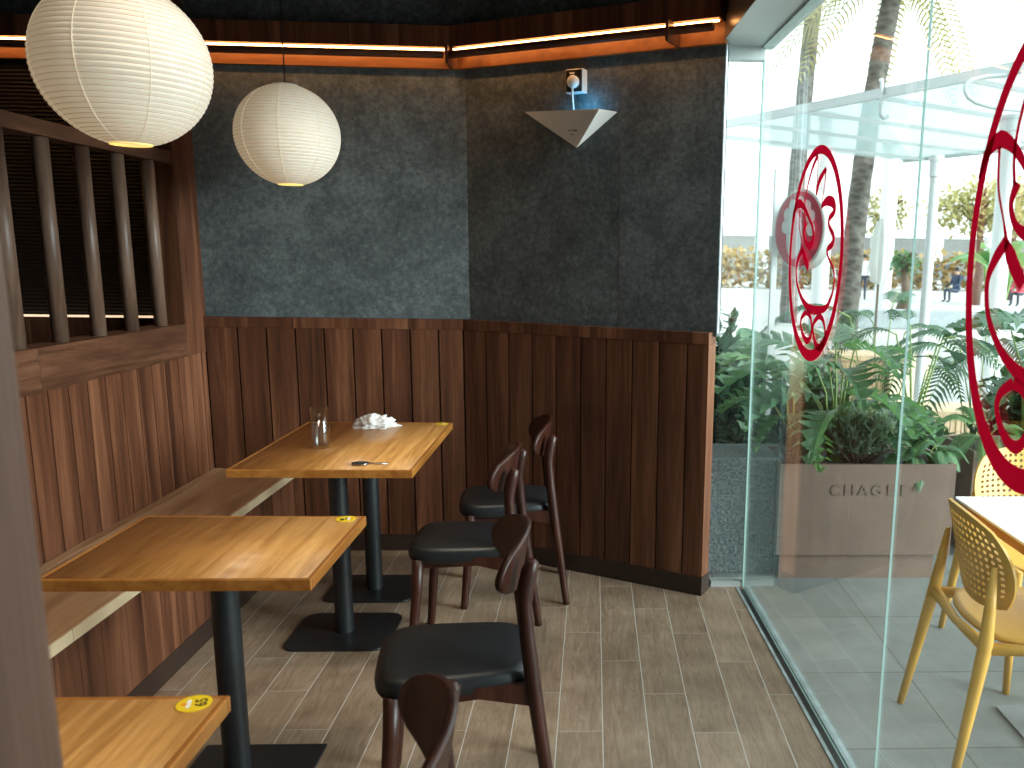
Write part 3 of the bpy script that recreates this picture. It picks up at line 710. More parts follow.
# ------------------------------------------------------------------ chairs (facing -X)
def make_chair(lab):
    t = thing('dining_chair', lab, 'chair', (0, 0, 0), 0, 'dark wooden chairs beside the tables')
    # cushion: rounded trapezoid, domed
    d = MB()
    def outline(k, n):
        a = 2 * PI * k / n; c, s_ = math.cos(a), math.sin(a); e = 0.5
        x = math.copysign(abs(c) ** e, c) * 0.214; y = math.copysign(abs(s_) ** e, s_) * (0.180 - 0.06 * x)
        return x + 0.003, y
    n = 56; prof = [(0.90, 0.432), (0.965, 0.434), (0.995, 0.446), (1.0, 0.462), (0.985, 0.478), (0.94, 0.489), (0.85, 0.494), (0.6, 0.498), (0.3, 0.499), (0.02, 0.4995)]
    vs = []; fs = []
    for sc, z in prof:
        for k in range(n):
            x, y = outline(k, n); vs.append((x * sc, y * sc, z - 0.03 + 0.004 * (1 - sc) - 0.006 * (x / 0.2) ** 2 * 0))
    for i in range(len(prof) - 1):
        for k in range(n): fs.append((i * n + k, i * n + (k + 1) % n, (i + 1) * n + (k + 1) % n, (i + 1) * n + k))
    fs.append(tuple(reversed(range(n)))); fs.append(tuple(range((len(prof) - 1) * n, len(prof) * n)))
    d.add(vs, fs); obj('seat', d, M['leather'], t, smooth=True, world=False)
    for s_ in (-1, 1):
        d = MB(); d.tube([(-0.195, s_ * 0.185, 0.0), (-0.190, s_ * 0.180, 0.02), (-0.165, s_ * 0.165, 0.30), (-0.158, s_ * 0.162, 0.418)], [0.0155, 0.016, 0.0205, 0.022], 16)
        obj('leg', d, M['chair_wood'], t, smooth=True, world=False)
    for s_ in (-1, 1):
        d = MB(); d.tube([(0.257, s_ * 0.188, 0.0), (0.254, s_ * 0.187, 0.02), (0.222, s_ * 0.178, 0.26), (0.200, s_ * 0.172, 0.43), (0.186, s_ * 0.166, 0.56), (0.180, s_ * 0.162, 0.645), (0.182, s_ * 0.160, 0.685), (0.193, s_ * 0.158, 0.735), (0.202, s_ * 0.157, 0.760), (0.204, s_ * 0.157, 0.766)],
                     [0.0145, 0.015, 0.019, 0.021, 0.020, 0.019, 0.022, 0.0215, 0.017, 0.007], 16)
        obj('rear_leg', d, M['chair_wood'], t, smooth=True, world=False)
    for s_ in (-1, 1):
        d = MB()
        a, b = (-0.158, s_ * 0.162), (0.203, s_ * 0.173)
        vs = []
        for (px, py), h in ((a, 0.046), ((0.06, s_ * 0.168), 0.03), (b, 0.06)):
            for z in (0.43 - h, 0.432):
                for o in (-0.009, 0.009): vs.append((px, py + o, z))
        fs = []
        for i in range(2):
            q = i * 4; fs += [(q, q + 1, q + 5, q + 4), (q + 2, q + 6, q + 7, q + 3), (q, q + 4, q + 6, q + 2), (q + 1, q + 3, q + 7, q + 5)]
        fs += [(0, 2, 3, 1), (8, 9, 11, 10)]
        d.add(vs, fs); fixn(obj('side_rail', d, M['chair_wood'], t, world=False))
    d = MB(); d.box(-0.167, -0.149, -0.16, 0.16, 0.39, 0.432); obj('front_rail', d, M['chair_wood'], t, world=False, bev=0.003)
    d = MB(); d.box(0.190, 0.208, -0.17, 0.17, 0.385, 0.432); obj('back_rail', d, M['chair_wood'], t, world=False, bev=0.003)
    # curved plywood backrest
    d = MB(); nu, nv = 28, 14
    def back(u, v):
        a, b = 2 * u - 1, 2 * v - 1
        # squircle mapping -> rounded outline
        yy = a * math.sqrt(1 - 0.30 * b * b); zz = b * math.sqrt(1 - 0.62 * a * a)
        y = yy * 0.200; x = 0.186 - 0.074 * (abs(yy) ** 2.0) + 0.014 * zz
        return (x, y, 0.727 + zz * 0.080 + 0.012 * (1 - yy * yy))
    d.grid(back, nu, nv); o = obj('backrest', d, M['chair_wood'], t, smooth=True, world=False, solid=0.017)
    return t
CHAIRS = [
    (-0.372, 2.19, 8, 'dark wooden chair with black seat beside the middle table, seat fully visible'),
    (-0.48, 3.16, -1, 'second dark wooden chair from the front, its seat partly behind the nearer chair back'),
    (-0.385, 3.72, 6, 'farthest dark wooden chair, close to the angled panelled wall'),
    (-0.420, 1.24, 11, 'nearest dark chair, only its curved backrest top showing at the bottom edge'),
]
proto = make_chair(CHAIRS[0][3])
for i, (x, y, a, lab) in enumerate(CHAIRS):
    o = proto if i == 0 else copy_tree(proto)
    o['label'] = lab
    o.location = (x, y, 0); o.rotation_euler = (0, 0, math.radians(a))

# ------------------------------------------------------------------ lanterns
def lantern(lab, x, y, z, R, k):
    t = thing('paper_lantern', lab, 'lantern', (x, y, z), 0, 'hanging paper lanterns')
    Hh = R * 0.975; n = 38; pr = []
    th0, th1 = -PI / 2 + 0.24, PI / 2 - 0.24
    seg = n * 4
    for i in range(seg + 1):
        th = th0 + (th1 - th0) * i / seg
        puff = 0.0038 * abs(math.sin(PI * i / 4))
        pr.append(((R - 0.003 + puff) * math.cos(th), Hh * math.sin(th)))
    d = MB(); d.lathe(pr, 64, capb=False, capt=False); d.v = [(v[0], v[1], v[2]) for v in d.v]
    sh = obj('shade', d, M['washi'], t, smooth=True, world=False)
    for i in range(n + 1):
        pass
    d = MB()
    for i in range(1, n):
        th = th0 + (th1 - th0) * i / n
        rr = (R - 0.0032) * math.cos(th); d.lathe([(rr, Hh * math.sin(th) - .0012), (rr + .0016, Hh * math.sin(th)), (rr, Hh * math.sin(th) + .0012)], 64, capb=False, capt=False)
    obj('rib_spiral', d, M['washi_rib'], sh, smooth=True, world=False)
    d = MB()
    for j in range(8):
        an = 2 * PI * j / 8 + k
        d.tube([((R + 0.0010) * math.cos(th0 + (th1 - th0) * i / 30) * math.cos(an), (R + 0.0010) * math.cos(th0 + (th1 - th0) * i / 30) * math.sin(an), Hh * math.sin(th0 + (th1 - th0) * i / 30)) for i in range(31)], 0.0010, 5)
    obj('seam', d, M['washi'], sh, smooth=True, world=False)
    rm = R * math.cos(th0); zb = Hh * math.sin(th0)
    d = MB(); d.lathe([(rm + .001, zb - .003), (rm + .001, zb + .004), (rm - .003, zb + .004), (rm - .003, zb - .003), (rm + .001, zb - .003)], 40, capb=False, capt=False); obj('lower_ring', d, M['lantern_glow'], t, world=False, smooth=False)
    d = MB(); d.lathe([(rm + .001, -zb - .004), (rm + .001, -zb + .003), (rm - .003, -zb + .003), (rm - .003, -zb - .004), (rm + .001, -zb - .004)], 40, capb=False, capt=False); obj('upper_ring', d, M['white_paint'], t, world=False)
    d = MB(); d.tube([(0, 0, -zb - 0.05), (0, 0, 3.1 - z)], 0.0028, 8); d.tube([(-rm, 0, -zb), (rm, 0, -zb)], 0.0018, 6); obj('cord', d, M['black'], t, world=False)
    d = MB(); d.lathe([(0.012, 0.12), (0.02, 0.08), (0.033, 0.03), (0.028, -0.01), (0.012, -0.028), (0.002, -0.031)], 20); obj('bulb', d, M['white'], t, world=False, smooth=True)
    return t
lantern('larger looking paper lantern at the upper left, hanging nearer', -1.30, 2.53, 2.03, 0.222, 0.75)
lantern('smaller looking paper lantern hanging in front of the grey back wall', -1.31, 3.83, 2.018, 0.214, 0.95)

# ------------------------------------------------------------------ socket, plug and wedge trap on the angled wall
def rwp(l, dd, z): return (RW0.x + RU.x * l + RN.x * dd, RW0.y + RU.y * l + RN.y * dd, z)
t = thing('wall_socket', 'black socket with white frame on the angled wall', 'socket', rwp(0.63, -0.041, 2.29))
d = MB(); d.obox(RW0, RU, 0.680, RN, 0.005, -0.040, 2.245, 2.345, l0=0.593); obj('frame', d, M['white'], t, bev=0.003)
d = MB(); d.obox(RW0, RU, 0.676, RN, 0.008, 0.005, 2.249, 2.341, l0=0.597); obj('face_plate', d, M['black'], t)
d = MB(); d.obox(RW0, RU, 0.640, RN, 0.010, 0.008, 2.323, 2.331, l0=0.616); obj('switch', d, M['lamp_grey'], t)
t = thing('power_plug', 'white plug with cable in the black wall socket', 'plug', rwp(0.640, 0.0, 2.29))
d = MB(); d.lathe([(0.002, 0.0), (0.026, 0.001), (0.027, 0.02), (0.02, 0.03), (0.002, 0.031)], 24)
zz = Vector((RN.x, RN.y, 0)); xx = Vector((RU.x, RU.y, 0)); o0 = Vector(rwp(0.640, 0.0085, 2.288))
d.v = [tuple(o0 + xx * v[0] + Vector((0, 0, 1)) * v[1] + zz * v[2]) for v in d.v]; obj('plug_body', d, M['white'], t, smooth=True)
d = MB(); d.tube([rwp(0.640, 0.026, 2.268), rwp(0.640, 0.026, 2.245), rwp(0.639, 0.02, 2.21), rwp(0.638, 0.01, 2.172), rwp(0.638, 0.005, 2.15)], [0.007, 0.005, 0.0042, 0.0042, 0.0042], 10); obj('cable', d, M['white'], t, smooth=True)
t = thing('insect_trap', 'grey faceted wedge shaped light trap on the angled wall', 'insect trap', rwp(0.61, -0.041, 2.12))
A = rwp(0.347, -0.040, 2.186); B = rwp(0.828, -0.040, 2.158); Cc = rwp(0.628, -0.040, 2.02); F1 = rwp(0.800, 0.075, 2.155); C1 = rwp(0.655, 0.012, 2.008); F0 = tuple((Vector(A) * .55 + Vector(F1) * .45))
d = MB(); d.add([A, B, Cc, F0, F1, C1], [(0, 3, 5), (3, 4, 5), (4, 1, 5), (0, 5, 2), (5, 1, 2)]); fixn(obj('cover', d, M['lamp_grey'], t, solid=0.003))
d = MB(); d.obox(RW0, RU, 0.73, RN, -0.004, -0.0405, 2.118, 2.146, l0=0.50); obj('back_housing', d, M['white'], t)
d = MB(); d.tube([rwp(0.56, -0.022, 2.150), rwp(0.74, -0.022, 2.146)], 0.006, 10); e = obj('blue_lamp', d, M['blue_led'], t); e['label'] = 'glowing blue lamp'
nF = None
def facept(a, b):   # point on the front facet (F0,F1,C1)
    p = Vector(F0) + (Vector(F1) - Vector(F0)) * a + (Vector(C1) - Vector(F0)) * b
    nn = (Vector(F1) - Vector(F0)).cross(Vector(C1) - Vector(F0)).normalized()
    if nn.y > 0: nn = -nn
    return tuple(p + nn * 0.003)
d = MB()
for (a0, a1, b0, b1) in ((0.02, 0.06, .52, .56), (0.08, 0.12, .52, .56), (0.14, .24, .515, .565), (.02, .10, .63, .655)):
    d.add([facept(a0, b0), facept(a1, b0), facept(a1, b1), facept(a0, b1)], [(0, 1, 2, 3)])
obj('printed_mark', d, M['trap_print'], t)

# ------------------------------------------------------------------ outdoors: ground
d = MB(); d.prism([(gx(-4) + 0.012, -4), (14, -4), (14, 7.2), (-3.0, 7.2), (-3.0, 4.6), (0.20, 4.6), (0.20, 3.96), (0.5, 3.79), (0.56, 3.762), (gx(3.75) + .012, 3.762)], -0.05, 0.0); struct('pavement', d, M['pavers'])
d = MB(); d.prism([(-40, 7.2), (60, 7.2), (60, 120), (-40, 120)], -0.05, 0.0); struct('plaza_ground', d, M['stone_pale'])
# unseen slab added over the pavement to shade it
d = MB(); d.box(0.92, 1.25, -4, 3.2, 2.95, 3.2); struct('added_shade_slab', d, M['far_white'])
d = MB(); d.box(4.2, 6.5, -9.0, -1.6, 0.0, 7.0); M['blocker'] = plain('dark light blocker', (0.05, 0.052, 0.055), 0.7, var=0.1); struct('light_blocker_outside', d, M['blocker'])  # unseen dark block added to cut daylight reaching the angled wall
d = MB(); d.box(-3.0, 0.42, 4.62, 10.0, 0.0, 4.5); M['refl_dimmer'] = plain('grey reflection dimmer', (0.16, 0.17, 0.17), 0.8, var=0.1, vscale=2); struct('wall_reflection_dimmer', d, M['refl_dimmer'])  # unseen mass added to darken the reflection in the storefront glass
# stone plinth behind the corner glass
d = MB(); d.box(0.40, 0.90, 3.93, 4.25, 0.0, 0.585)
tag(obj('stone_plinth', d, M['stone'], bev=0.006), 'dark rough stone plinth outside, behind the narrow corner glass', 'plinth')

# planters
def planter(lab, x0, x1, y0, y1, zt, text=None):
    t = thing('planter_box', lab, 'planter', ((x0 + x1) / 2, (y0 + y1) / 2, 0), 0, 'brown rectangular planters outside')
    w = 0.018
    d = MB(); d.box(x0, x1, y0, y0 + w, 0.135, zt); d.box(x0, x1, y1 - w, y1, 0.135, zt); d.box(x0, x0 + w, y0 + w, y1 - w, 0.135, zt); d.box(x1 - w, x1, y0 + w, y1 - w, 0.135, zt); d.box(x0, x1, y0, y1, 0.125, 0.135)
    obj('box', d, M['planter'], t)
    d = MB(); d.box(x0 + 0.02, x1 - 0.07, y0 + 0.02, y1 - 0.05, 0, 0.125); obj('plinth_base', d, M['planter'], t)
    d = MB(); d.box(x0 + w, x1 - w, y0 + w, y1 - w, 0.30, zt - 0.02); obj('soil', d, M['soil'], t)
    if text:
        for i, ch in enumerate(text):
            cu = bpy.data.curves.new('letter', 'FONT'); cu.body = ch; cu.size = 0.077; cu.extrude = 0.0012; cu.offset = 0.0; cu.align_x = 'CENTER'
            text_mesh('letter', cu, M['letter'], t, Matrix.Translation((1.160 + i * 0.0665 - (x0 + x1) / 2, y0 - 0.003 - (y0 + y1) / 2, 0.424)) @ Matrix.Rotation(PI / 2, 4, 'X'))
    return t
planter('brown metal planter with raised lettering, full of leafy plants', 0.888, 1.74, 3.842, 4.25, 0.575, 'CHAGEE')
planter('brown planter half hidden behind the yellow chairs', 1.95, 2.85, 4.12, 4.53, 0.575)

# ------------------------------------------------------------------ plants
rng = random.Random(11)
def frame(p, dirn, up=Vector((0, 0, 1))):
    f = dirn.normalized(); s_ = f.cross(up)
    if s_.length < 1e-3: s_ = Vector((1, 0, 0))
    s_.normalize(); u = s_.cross(f).normalized()
    return f, s_, u
def philo_leaf(mb, p, dirn, L, droop=0.5, lobes=8, width=0.75, roll=0.0, lw=0.52):
    # deeply lobed leaf: midrib strip with finger lobes
    f, s_, u = frame(p, dirn)
    s2 = s_ * math.cos(roll) + u * math.sin(roll); u = u * math.cos(roll) - s_ * math.sin(roll); s_ = s2
    mb.cur = rng.uniform(0.05, 1)
    def mid(t): return p + f * (L * t) - Vector((0, 0, 1)) * (droop * L * t * t)
    nseg = lobes
    for i in range(nseg):
        t0 = i / nseg; t1 = (i + 0.92) / nseg; tm = (t0 + t1) / 2
        prof = math.sin(PI * min(0.98, 0.16 + 0.80 * tm)) ** 0.8
        wlen = width * L * 0.62 * max(0.12, prof)
        for sg in (-1, 1):
            fwd = 0.25 + 0.9 * tm
            dr = (s_ * sg + f * fwd).normalized()
            a = mid(t0); b = mid(t1); core = wlen * 0.3
            hw = L / nseg * lw
            c0 = a + dr * core + u * core * 0.1; c1 = b + dr * core + u * core * .1
            m_ = (c0 + c1) / 2; ax = f * hw
            q1a = m_ + dr * (wlen * 0.35) - ax + u * wlen * .08; q1b = m_ + dr * (wlen * 0.35) + ax + u * wlen * .08
            tip = m_ + dr * (wlen * 0.72) + f * hw * 0.4 - Vector((0, 0, 1)) * wlen * 0.14
            mb.add([a, b, c1, c0, q1b, q1a, tip], [(0, 1, 2, 3), (3, 2, 4, 5), (5, 4, 6)])
def palm_frond(mb, p, dirn, L, droop=0.6, nl=18, ll=0.3, lw=0.012, lift=0.15, stem=None, hang=0.35):
    f, s_, u = frame(p, dirn)
    mb.cur = rng.uniform(0.05, 1)
    def mid(t): return p + f * (L * t) - Vector((0, 0, 1)) * (droop * L * t * t)
    pts = [mid(i / 8) for i in range(9)]
    (stem or mb).tube(pts, [0.006 * max(.4, L) * (1 - 0.8 * i / 8) + .0012 for i in range(9)], 5)
    for i in range(nl):
        t = 0.12 + 0.88 * i / (nl - 1); q = mid(t); tg = (mid(min(1, t + .02)) - mid(t - .02)).normalized()
        ln = ll * L * (math.sin(PI * min(.97, 0.15 + 0.83 * t)) ** 0.7 + 0.05)
        for sg in (-1, 1):
            dr = (s_ * sg * 0.9 + tg * 0.75 + u * lift).normalized()
            e1 = q + dr * ln * 0.5; e2 = q + dr * ln - Vector((0, 0, 1)) * ln * hang
            wv = tg * lw
            mb.add([q - wv * .5, q + wv * .5, e1 + wv, e1 - wv, e2], [(0, 1, 2, 3), (3, 2, 4)])
def broad_leaf(mb, p, dirn, L, W, droop=0.5, roll=0.0, n=8):
    f, s_, u = frame(p, dirn); s2 = s_ * math.cos(roll) + u * math.sin(roll); u = u * math.cos(roll) - s_ * math.sin(roll); s_ = s2
    mb.cur = rng.uniform(.05, 1)
    def fn(a, t):
        c = 2 * a - 1; w = W * (math.sin(PI * min(.985, 0.06 + 0.92 * t)) ** 0.7)
        return p + f * (L * t) - Vector((0, 0, 1)) * droop * L * t * t + s_ * c * w * .5 + u * abs(c) * w * 0.18
    mb.grid(fn, 4, n)
def plant(name, lab, cat, loc, parts, group=None):
    t = thing(name, lab, cat, loc, 0, group)
    for nm, mb, m, sm in parts:
        if mb.f: obj(nm, mb, m, t, smooth=sm)
    return t
def pt(az, el): return Vector((math.cos(el) * math.cos(az), math.cos(el) * math.sin(az), math.sin(el)))

# big philodendron in the lettered planter (left)
def philodendron(lab, x, y, z, leaves, mat, smat='stem', group='leafy plants in the lettered planter', lobes=8, lw=0.52):
    lf, st = MB(), MB()
    for (az, h, reach, L, droop, roll) in leaves:
        az = math.radians(az); b = Vector((x + .03 * math.cos(az), y + .03 * math.sin(az), z)); e = Vector((x + reach * math.cos(az), y + reach * math.sin(az), z + h))
        m_ = (b + e) / 2 + Vector((0, 0, 0.12 * h)) - Vector((math.cos(az), math.sin(az), 0)) * reach * .2
        st.tube([b, m_, e], [0.008, 0.006, 0.004], 7)
        philo_leaf(lf, e - Vector((math.cos(az), math.sin(az), 0)) * 0.02, Vector((math.cos(az), math.sin(az), 0.35)), L, droop, roll=roll, lobes=lobes, lw=lw)
    return plant('philodendron_plant', lab, 'plant', (x, y, z), [('foliage', lf, M[mat], False), ('stems', st, M[smat], True)], group)
philodendron('large lobed green plant in the left part of the lettered planter', 1.20, 4.02, 0.55,
    [(200, .34, .16, .40, .75, .2), (240, .26, .10, .40, .8, -.3), (300, .34, .10, .40, .7, .3), (90, .58, .1, .40, .4, 0), (150, .54, .16, .42, .5, .1), (180, .44, .22, .42, .6, -.2), (270, .46, .06, .38, .7, 0), (320, .28, .20, .34, .7, .2), (225, .50, .12, .38, .7, .3), (290, .56, .10, .36, .6, .2)], 'leaf')
philodendron('lobed plant with pale fan leaf low at the left end of the lettered planter', 0.99, 4.0, 0.55,
    [(215, .22, .05, .26, .9, -.2), (170, .30, .12, .28, .6, .2), (280, .16, .06, .26, .9, .3), (100, .40, .05, .3, .5, 0), (140, .46, .12, .34, .4, 0)], 'leaf_light', 'stem_yellow')
philodendron('dark lobed plant in the middle of the lettered planter', 1.36, 4.12, 0.55,
    [(330, .20, .10, .24, .7, .1), (20, .22, .12, .24, .7, -.2), (290, .16, .10, .22, .8, 0), (60, .26, .08, .24, .6, .2), (0, .16, .16, .22, .8, 0)], 'leaf_dark')
# tall broad-leaved plant behind (left of emblem)
lf, st = MB(), MB()
for (az, el, L, W, h, dr, roll) in [(150, .9, .48, .22, .42, .5, .3), (200, .8, .5, .24, .48, .6, -.3), (60, .8, .5, .2, .4, .4, .4), (110, 1.1, .46, .22, .5, .3, 0), (330, .7, .42, .16, .38, .4, -.4), (250, .6, .4, .2, .34, .6, .1), (180, .5, .4, .22, .25, .6, 0)]:
    b = Vector((0.98, 4.75, 0.35)); dv = pt(math.radians(az), el); e = b + Vector((dv.x * .14, dv.y * .14, h)); st.tube([b, (b + e) / 2, e], .008, 6); broad_leaf(lf, e, dv, L, W, dr, roll)
plant('broad_leaf_plant', 'broad smooth leaved plant rising behind the lettered planter, left of the emblem', 'plant', (0.98, 4.75, 0.0), [('foliage', lf, M['leaf'], True), ('stems', st, M['stem'], True)])
# rosemary-like shrub
def shrub(lab, x, y, z, rx, ry, rz, n, mat, L=0.06, W=0.008, group=None, name='bushy_shrub', shoots=40, cat='shrub'):
    lf, st = MB(), MB()
    for k in range(shoots):
        az = rng.uniform(0, 2 * PI); rr = math.sqrt(rng.random()); el = rng.uniform(.2, 1.0)
        tip = Vector((x + rx * rr * math.cos(az), y + ry * rr * math.sin(az), z + rz * (0.35 + 0.65 * math.sqrt(max(0, 1 - rr * rr)) * rng.uniform(.7, 1))))
        b = Vector((x + rx * .25 * rr * math.cos(az), y + ry * .25 * rr * math.sin(az), z)); md = (b * .5 + tip * .5) + Vector((math.cos(az) * rx * .12, math.sin(az) * ry * .12, 0))
        st.tube([b, md, tip], [.004, .003, .0015], 4)
        for j in range(n):
            s = rng.uniform(.25, 1.0); q = b.lerp(md, s * 2) if s < .5 else md.lerp(tip, s * 2 - 1)
            dv = pt(rng.uniform(0, 2 * PI), rng.uniform(-.2, 1.2)); f, s_, u = frame(q, dv); l = L * rng.uniform(.6, 1.2); lf.cur = rng.uniform(.05, 1)
            lf.add([q, q + f * l * .5 + s_ * W, q + f * l, q + f * l * .5 - s_ * W], [(0, 1, 2, 3)])
    return plant(name, lab, cat, (x, y, z), [('foliage', lf, M[mat], False), ('stems', st, M['bark'], True)], group)
shrub('fine needle leaved bluish shrub in the middle of the lettered planter', 1.30, 3.98, .55, .20, .12, .28, 34, 'leaf_blue', .06, .007, 'leafy plants in the lettered planter', shoots=90)
shrub('low dark shrub at the left end of the lettered planter', 0.99, 3.97, .55, .11, .10, .22, 22, 'leaf_dark', .05, .007, 'leafy plants in the lettered planter', shoots=34)
shrub('tall dark bush outside behind the stone plinth and narrow corner glass', 0.74, 4.62, 0.0, .24, .24, 1.28, 70, 'leaf_dark', .10, .022, shoots=60)
shrub('dark bush behind the left half of the lettered planter', 1.28, 4.72, 0.0, .34, .24, 1.02, 60, 'leaf_dark', .10, .020, shoots=60)
shrub('low green bush behind the right half of the lettered planter', 1.95, 4.80, 0.0, .26, .2, 0.62, 60, 'leaf_dark', .10, .016, shoots=50)
shrub('dark bush behind the second planter', 2.75, 5.0, 0.0, .42, .26, 1.0, 60, 'leaf_dark', .11, .022, shoots=60)
# ferns / palms
def palm_clump(lab, x, y, z, fr, mat, group=None, name='feathery_palm', stemh=None, cat='plant', nl=18, ll=.3, lw=.012, hang=.35, smat='stem'):
    lf, st = MB(), MB()
    for (az, el, L, dr, h) in fr:
        azr = math.radians(az); b = Vector((x + rng.uniform(-.03, .03), y + rng.uniform(-.03, .03), z)); e = b + Vector((math.cos(azr) * h * .18, math.sin(azr) * h * .18, h))
        if h > 0.01: st.tube([b, b.lerp(e, .5) - Vector((math.cos(azr), math.sin(azr), 0)) * h * .03, e], [.006, .005, .004], 6)
        palm_frond(lf, e, pt(azr, el), L, dr, nl, ll, lw, stem=st, hang=hang)
    return plant(name, lab, cat, (x, y, z), [('foliage', lf, M[mat], False), ('stems', st, M[smat], True)], group)
palm_clump('tall slender palm with thin stems in the lettered planter, right of the seam', 1.62, 4.10, .55, [(180, .5, .34, .8, .62), (0, .4, .34, .8, .60), (90, .7, .36, .6, .66), (230, .3, .3, .9, .52), (310, .5, .34, .7, .58), (150, .5, .34, .8, .46), (30, .4, .34, .9, .44)], 'leaf_dark', 'leafy plants in the lettered planter', lw=.008, nl=16)
palm_clump('arching fern drooping over the right front of the lettered planter', 1.56, 3.95, .55, [(200, .7, .20, 1.0, .03), (260, .5, .17, 1.2, .03), (0, .8, .2, 1.0, .04), (40, 1.0, .22, .7, .06), (150, 1.0, .22, .8, .06), (100, 1.0, .24, .6, .06), (230, 1.0, .2, .8, .05)], 'leaf', 'leafy plants in the lettered planter', name='fern', nl=20, ll=.32, lw=.008)
palm_clump('fern at the right end of the lettered planter', 1.68, 4.0, .55, [(300, .8, .18, 1.0, .04), (350, .8, .2, .9, .05), (30, .6, .22, 1.0, .06), (200, .9, .22, .9, .08), (260, .9, .18, .9, .04)], 'leaf', 'leafy plants in the lettered planter', name='fern', nl=18, ll=.3, lw=.008)
palm_clump('fern in the second planter beside its left end', 2.08, 4.28, .55, [(200, .5, .34, 1.0, .06), (250, .6, .3, 1.1, .06), (300, .6, .32, 1.0, .06), (20, .7, .32, .8, .08), (150, .8, .34, .7, .1), (90, 1.0, .34, .6, .1)], 'leaf_light', 'plants in the second planter', name='fern', nl=20, ll=.3, lw=.009)
philodendron('big split leaved plant in the second planter behind the yellow chairs', 2.35, 4.34, .55,
    [(180, .50, .16, .36, .6, .2), (220, .36, .2, .34, .8, 0), (260, .46, .14, .34, .7, -.2), (150, .62, .14, .36, .5, 0), (90, .66, .1, .36, .4, 0), (300, .42, .2, .34, .7, .2), (0, .5, .2, .34, .6, 0), (200, .66, .1, .34, .5, .3), (330, .6, .15, .3, .6, 0)], 'leaf_dark', group='plants in the second planter', lobes=6, lw=.5)
philodendron('split leaved plant in the second planter at the right edge of the view', 2.68, 4.3, .55,
    [(180, .45, .16, .32, .6, .2), (230, .36, .2, .3, .8, 0), (270, .5, .14, .32, .7, -.2), (150, .6, .14, .32, .5, 0)], 'leaf', group='plants in the second planter', lobes=6, lw=.5)
# palm between the planters, arching fronds seen against the plaza
palm_clump('thin arching palm behind the lettered planter, fronds against the bright plaza', 1.95, 5.6, 0.0, [(170, .55, .75, .75, 1.15), (150, .3, .8, .9, .85), (200, .25, .7, .9, .75), (190, .1, .6, .9, .6), (20, .5, .6, .8, 1.05), (60, .7, .6, .6, 1.2), (340, .2, .6, .8, .9), (100, .6, .6, .7, 1.1)], 'leaf_dark', lw=.012, nl=20, ll=.26)
palm_clump('palm behind the second planter with narrow fan fronds', 2.55, 5.4, 0.0, [(180, .5, .6, .8, .95), (150, .6, .6, .8, 1.0), (220, .4, .6, .9, .9), (270, .6, .6, .8, 1.0), (0, .5, .6, .8, .9), (60, .6, .6, .7, 1.1)], 'leaf_dark', lw=.014, nl=20, ll=.3)

# ------------------------------------------------------------------ outdoor furniture
def perforated(mb, fn, nu, nv, r=0.30, mu=1, mv=1):
    # grid of cells, each with an octagonal hole, except the margin cells
    cache = {}
    def V(i, j):
        k = (i, j)
        if k not in cache: cache[k] = len(mb.v); mb.v.append(tuple(fn(i / nu, j / nv)))
        return cache[k]
    def F(f): mb.f.append(f); mb.r.append(mb.cur); mb.mi.append(0)
    for j in range(nv):
        for i in range(nu):
            if i < mu or j < mv or i >= nu - mu or j >= nv - mv or ((i in (mu, nu - mu - 1)) and (j in (mv, nv - mv - 1))):
                F([V(i, j), V(i + 1, j), V(i + 1, j + 1), V(i, j + 1)]); continue
            hole = []
            for k in range(8):
                a = PI / 8 + k * PI / 4 - PI
                hole.append(len(mb.v)); mb.v.append(tuple(fn((i + .5 + r * math.cos(a)) / nu, (j + .5 + r * math.sin(a)) / nv)))
            c = [V(i, j), V(i + 1, j), V(i + 1, j + 1), V(i, j + 1)]
            # hole[0..1] around -x-y corner .. walk
            for q in range(4):
                a0 = hole[(2 * q) % 8]; a1 = hole[(2 * q + 1) % 8]; a2 = hole[(2 * q + 2) % 8]
                F([c[q], a1, a0]); F([c[q], c[(q + 1) % 4], a2, a1])
    return mb
